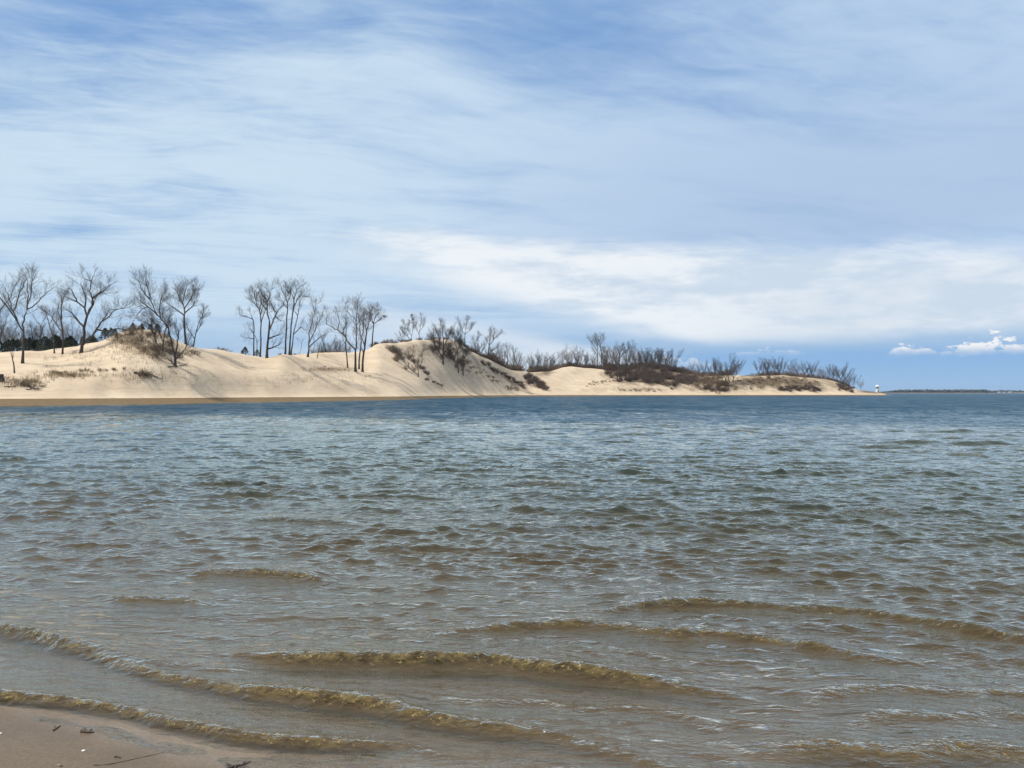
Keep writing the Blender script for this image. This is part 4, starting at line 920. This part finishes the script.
# fallen branches and a stump
def fallen(p, q, r, label, seed, cat='branch', nside=6):
    rng = random.Random(seed); a = Vector(place(*p)); b = Vector(place(*q)); m = MB()
    pts = []
    for i in range(9):
        t = i / 8; c = a.lerp(b, t); z = float(ground_z(c.x, c.y)); pts.append((c.x + rng.gauss(0, .06), c.y + rng.gauss(0, .06), z + r * .6 + rng.uniform(0, .12)))
    o0 = Vector(pts[0]); m.tube([tuple(Vector(x) - o0) for x in pts], [r * (1 - .08 * i) for i in range(9)], 6)
    for k in range(nside):
        c, t = along([tuple(Vector(x) - o0) for x in pts], rng.uniform(.1, .95)); d = rot_dir(t, R(rng.uniform(30, 70)), rng, .5); 
        m.tube(wiggle(c, d, rng.uniform(.5, 1.3), 3, rng, .02), [r * .4, r * .3, r * .2, r * .1], 4)
    o = m.build('fallen_branch', M_DRIFT); o.location = o0; return tag(o, label, cat)
fallen((133, 374), (163, 382), .13, 'long dark fallen branch lying on the sand below the mound', 1, nside=14)
fallen((20, 385), (34, 390), .16, 'dark fallen branch at far left near the wet beach', 2, nside=10)
fallen((26, 391), (38, 389), .08, 'smaller fallen branch right below the far left one', 3, nside=5)
fallen((5, 388), (16, 387), .08, 'thin driftwood stick at the far left edge', 5, nside=5)
fallen((168, 368), (186, 366), .10, 'exposed dark roots at the foot of the many stemmed tree', 4, nside=9, cat='roots')
st = MB(); st.lathe([(.55, -.3), (.48, .15), (.38, .45), (.40, .9), (.30, 1.0)], 9); so_ = st.build('tree_stump', M_DRIFT); so_.location = place(0.5, 381.5)
tag(so_, 'dark tree stump at the very left edge of the sand', 'stump')

# dune grass: tufts of blades, uncountable
def grass():
    rng = np.random.RandomState(3); V = []; F = []
    spots = [(742, 384, 10, 6, 800), (765, 380, 22, 6, 1700), (800, 382, 24, 6, 1700), (715, 384, 22, 5, 700), (540, 385, 12, 4, 250), (310, 380, 60, 5, 120), (150, 376, 60, 7, 160), (835, 385, 14, 4, 400), (870, 391.5, 14, 1.2, 500), (690, 386, 14, 3, 250),
             (330, 370, 22, 1.6, 260), (65, 376, 28, 3, 260), (25, 384, 18, 4, 260), (130, 342, 16, 9, 420), (155, 352, 18, 7, 360), (490, 377, 28, 6, 500),
             (620, 386, 26, 4, 360), (640, 390, 30, 1.6, 360), (595, 384, 10, 1.6, 160), (420, 352, 24, 9, 360), (100, 356, 60, 10, 160), (460, 364, 14, 9, 300)]
    for (px, py, wx, wy, n) in spots:
        for k in range(n):
            a, b = px + rng.normal() * wx * .6, py + rng.normal() * wy * .6
            x, Y, z = place(a, b)
            if z < .7: continue
            for j in range(5):
                ox, oy = rng.normal(0, .22, 2); h = rng.uniform(.25, .75); th = rng.uniform(0, 6.28); w = .022; ln = rng.normal(0, .18, 2)
                i = len(V); V += [(x + ox - w * math.cos(th), Y + oy - w * math.sin(th), z - .08), (x + ox + w * math.cos(th), Y + oy + w * math.sin(th), z - .08), (x + ox + ln[0], Y + oy + ln[1], z + h)]
                F.append((i, i + 1, i + 2))
    me = bpy.data.meshes.new('dune_grass'); me.from_pydata(V, [], F); me.materials.append(M_GRASS)
    o = bpy.data.objects.new('dune_grass', me); COL.objects.link(o)
    tag(o, 'dry yellow grass tufts on the dunes and headland', 'grass', kind='stuff')
grass()

# ------------------------------------------------------------------ white light tower on the point
bx, bY, bz = place(877.4, 392.2)
b = empty('light_tower', (bx, bY, bz)); k = bY / FPX
m = MB(); m.lathe([(1.35, -.4), (1.35, .35), (1.25, .45)], 16); m.build('plinth', M_GREY, b)
m = MB(); m.lathe([(1.05, .452), (.95, 1.6), (.88, 2.9)], 16); m.build('tower_body', M_WHITE, b)
m = MB(); m.box((0, -.99, 1.0), (.55, .14, 1.1)); m.build('door', M_DARK, b)
m = MB(); m.lathe([(1.15, 2.903), (1.15, 3.05)], 16)
for i in range(10): a = i * .628; m.tube([(1.08 * math.cos(a), 1.08 * math.sin(a), 3.0), (1.08 * math.cos(a), 1.08 * math.sin(a), 3.6)], [.03, .03], 4)
m.build('gallery', M_GREY, b)
m = MB(); m.lathe([(.62, 3.055), (.62, 3.85)], 12); m.build('lantern', M_DARK, b)
m = MB(); m.lathe([(1.30, 3.853), (1.30, 4.25), (.85, 4.75), (.15, 5.1), (.05, 5.5)], 16); m.build('roof', M_WHITE, b)
tag(b, 'small white light tower standing on the low grassy point', 'lighthouse')

# ------------------------------------------------------------------ far shore
def far_land():
    V, F = [], []
    for (p0, p1, Y0, zt) in ((868, 992, 2900, 4.0), (960, 1500, 4400, 6.0)):
        xs = np.linspace((p0 - 512) / FPX * Y0, (p1 - 512) / FPX * Y0, 60); b = len(V)
        rows = [(-60, -2), (0, .8), (80, zt), (500, zt + 3), (1500, -3)]
        for i, x in enumerate(xs):
            e = min(1, i / 6) * min(1, (59 - i) / 4 + (p1 > 1200))
            for dy, z in rows: V.append((x * (1 + dy / Y0), Y0 + dy, -2 + (z + 2) * e))
        for i in range(59):
            for j in range(4): F.append((b + i * 5 + j, b + (i + 1) * 5 + j, b + (i + 1) * 5 + j + 1, b + i * 5 + j + 1))
    me = bpy.data.meshes.new('far_shore'); me.from_pydata(V, [], F); me.materials.append(simple_mat('far_ground', (0.09, 0.075, 0.05), (0.14, 0.11, 0.07), .01))
    o = bpy.data.objects.new('far_shore', me); COL.objects.link(o); tag(o, 'low far shore across the lake', 'shore', kind='structure')
    rng = random.Random(9); m = MB()
    for k in range(900):
        near_ = k < 520
        Y0 = 2960 if near_ else 4500; p = rng.uniform(878, 986) if near_ else rng.uniform(984, 1230)
        Y = Y0 + rng.uniform(0, 130); e = min(1, (p - 872) / 30) if near_ else 1
        h = rng.uniform(8.0, 13.0) * e * (1.0 if near_ else 1.3)
        m.blob(((p - 512) / FPX * Y, Y, 3.5 + h * .35), h * .62, rng, 1, (1.5, 1.3, 1.0), .28)
    o = m.build('far_wood', M_FAR); tag(o, 'dark far-off wood lining the opposite shore', 'wood', kind='stuff')
far_land()
def far_house(px, w, d, h, label):
    Y = 4330; x = (px - 512) / FPX * Y; r = empty('lake_house', (x, Y, 1.5))
    m = MB(); m.box((0, 0, h / 2), (w, d, h)); m.build('wall', M_WHITE, r)
    m = MB(); bb = len(m.v)
    m.v += [(-w / 2 - .5, -d / 2 - .5, h), (w / 2 + .5, -d / 2 - .5, h), (w / 2 + .5, d / 2 + .5, h), (-w / 2 - .5, d / 2 + .5, h), (-w / 2 - .5, 0, h + d * .35), (w / 2 + .5, 0, h + d * .35)]
    m.f += [(0, 1, 5, 4), (2, 3, 4, 5), (0, 4, 3), (1, 2, 5), (0, 3, 2, 1)]; m.build('roof', M_GREY, r)
    for i in range(3):
        wv = MB(); wv.box(((i - 1) * w * .28, -d / 2 - .03, h * .55), (w * .12, .05, h * .3)); wv.build('window', M_DARK, r)
    tag(r, label, 'house')
far_house(999, 10, 8, 5, 'tiny white house on the far shore, left of the three')
far_house(1004, 7, 7, 4, 'tiny white house on the far shore, middle and smallest of the three')
far_house(1010, 12, 8, 6, 'tiny white house on the far shore, right and largest of the three')

# ------------------------------------------------------------------ bits on the near beach
def npt(px, py):
    d = EYE * FPX / (py - HOR)
    for _ in range(4): d = (EYE - float(nearbed((px - 512) / FPX * d, d))) * FPX / (py - HOR)
    x = (px - 512) / FPX * d; return Vector((x, d, float(nearbed(x, d))))
def twig(pp, r, label, seed, subs=(), name='driftwood_twig', lift=.6, mat=None, cat='twig'):
    rng = random.Random(seed); P = [npt(*p) for p in pp]; o0 = P[0].copy(); m = MB()
    q = [tuple(p - o0 + Vector((0, 0, r * lift))) for p in P]; q = smooth_poly(q, rng, .1, .01)
    m.tube(q, [r * (1 - .6 * i / (len(q) - 1)) * rng.uniform(.85, 1.15) for i in range(len(q))], 6)
    for s in subs:
        Q = [npt(*p) - o0 + Vector((0, 0, r * lift + .004 * j)) for j, p in enumerate(s)]
        m.tube([tuple(c) for c in Q], [r * .8] + [r * .4] * (len(Q) - 1), 5)
    o = m.build(name, mat or M_DRIFT, None, True); o.location = o0; return tag(o, label, cat)
twig([(230, 767), (238, 764), (246, 763), (252, 760)], .0065, 'dark forked twig on the wet sand at the waters edge, largest of the beach debris', 1, [[(236, 765), (228, 763)], [(238, 764), (236, 769)], [(244, 763), (247, 761)]])
twig([(84, 730), (90, 731), (96, 731)], .0085, 'short thick black bit of bark washed up at the waterline', 2, [[(88, 731), (87, 728)], [(92, 731), (94, 729)]])
twig([(56, 729), (60, 726), (63, 724)], .0045, 'thin dark twig at the waterline left of the black bark', 3, [[(59, 727), (57, 725)]])
twig([(117, 755), (120, 755), (123, 756)], .0045, 'tiny dark chip on the wet sand', 4)
twig([(96, 763), (112, 762), (132, 758), (150, 754), (166, 750)], .0028, 'long thin stem half buried in the wet sand', 5, name='reed_stem', lift=.1, cat='stem')
rng = random.Random(5)
def pebble(px, py, r, mat, label, name, cat, group=None):
    m = MB(); m.blob((0, 0, 0), r, rng, 2, (1.2, .9, .55), .06); o = m.build(name, mat, None, True); o.location = npt(px, py) + Vector((0, 0, r * .25)); tag(o, label, cat, group)
pebble(3, 732, .008, M_SHELL, 'white shell on the sand at the very left edge', 'sea_shell', 'shell')
pebble(86, 749, .008, M_SHELL, 'white shell on the wet sand below the black bark', 'sea_shell', 'shell')
for i in range(14):
    pebble(rng.uniform(-40, 210), rng.uniform(752, 790), rng.uniform(.003, .006), M_GREY if i % 2 else M_DRIFT, 'tiny pebble scattered on the wet beach sand', 'pebble', 'pebble', 'pebbles on the near beach')

# ------------------------------------------------------------------ air
m, gg, o = new_mat('haze'); pv = gg.node('ShaderNodeVolumePrincipled')
pv.inputs['Color'].default_value = (0.62, 0.78, 1.0, 1); pv.inputs['Density'].default_value = 0.00005; pv.inputs['Anisotropy'].default_value = 0.2
gg.link(pv.outputs[0], o.inputs['Volume'])
hb = MB(); hb.box((0, 4560, 21), (24000, 9300, 58)); hz = hb.build('haze', m); tag(hz, 'thin blue air over the lake', 'haze', kind='stuff')
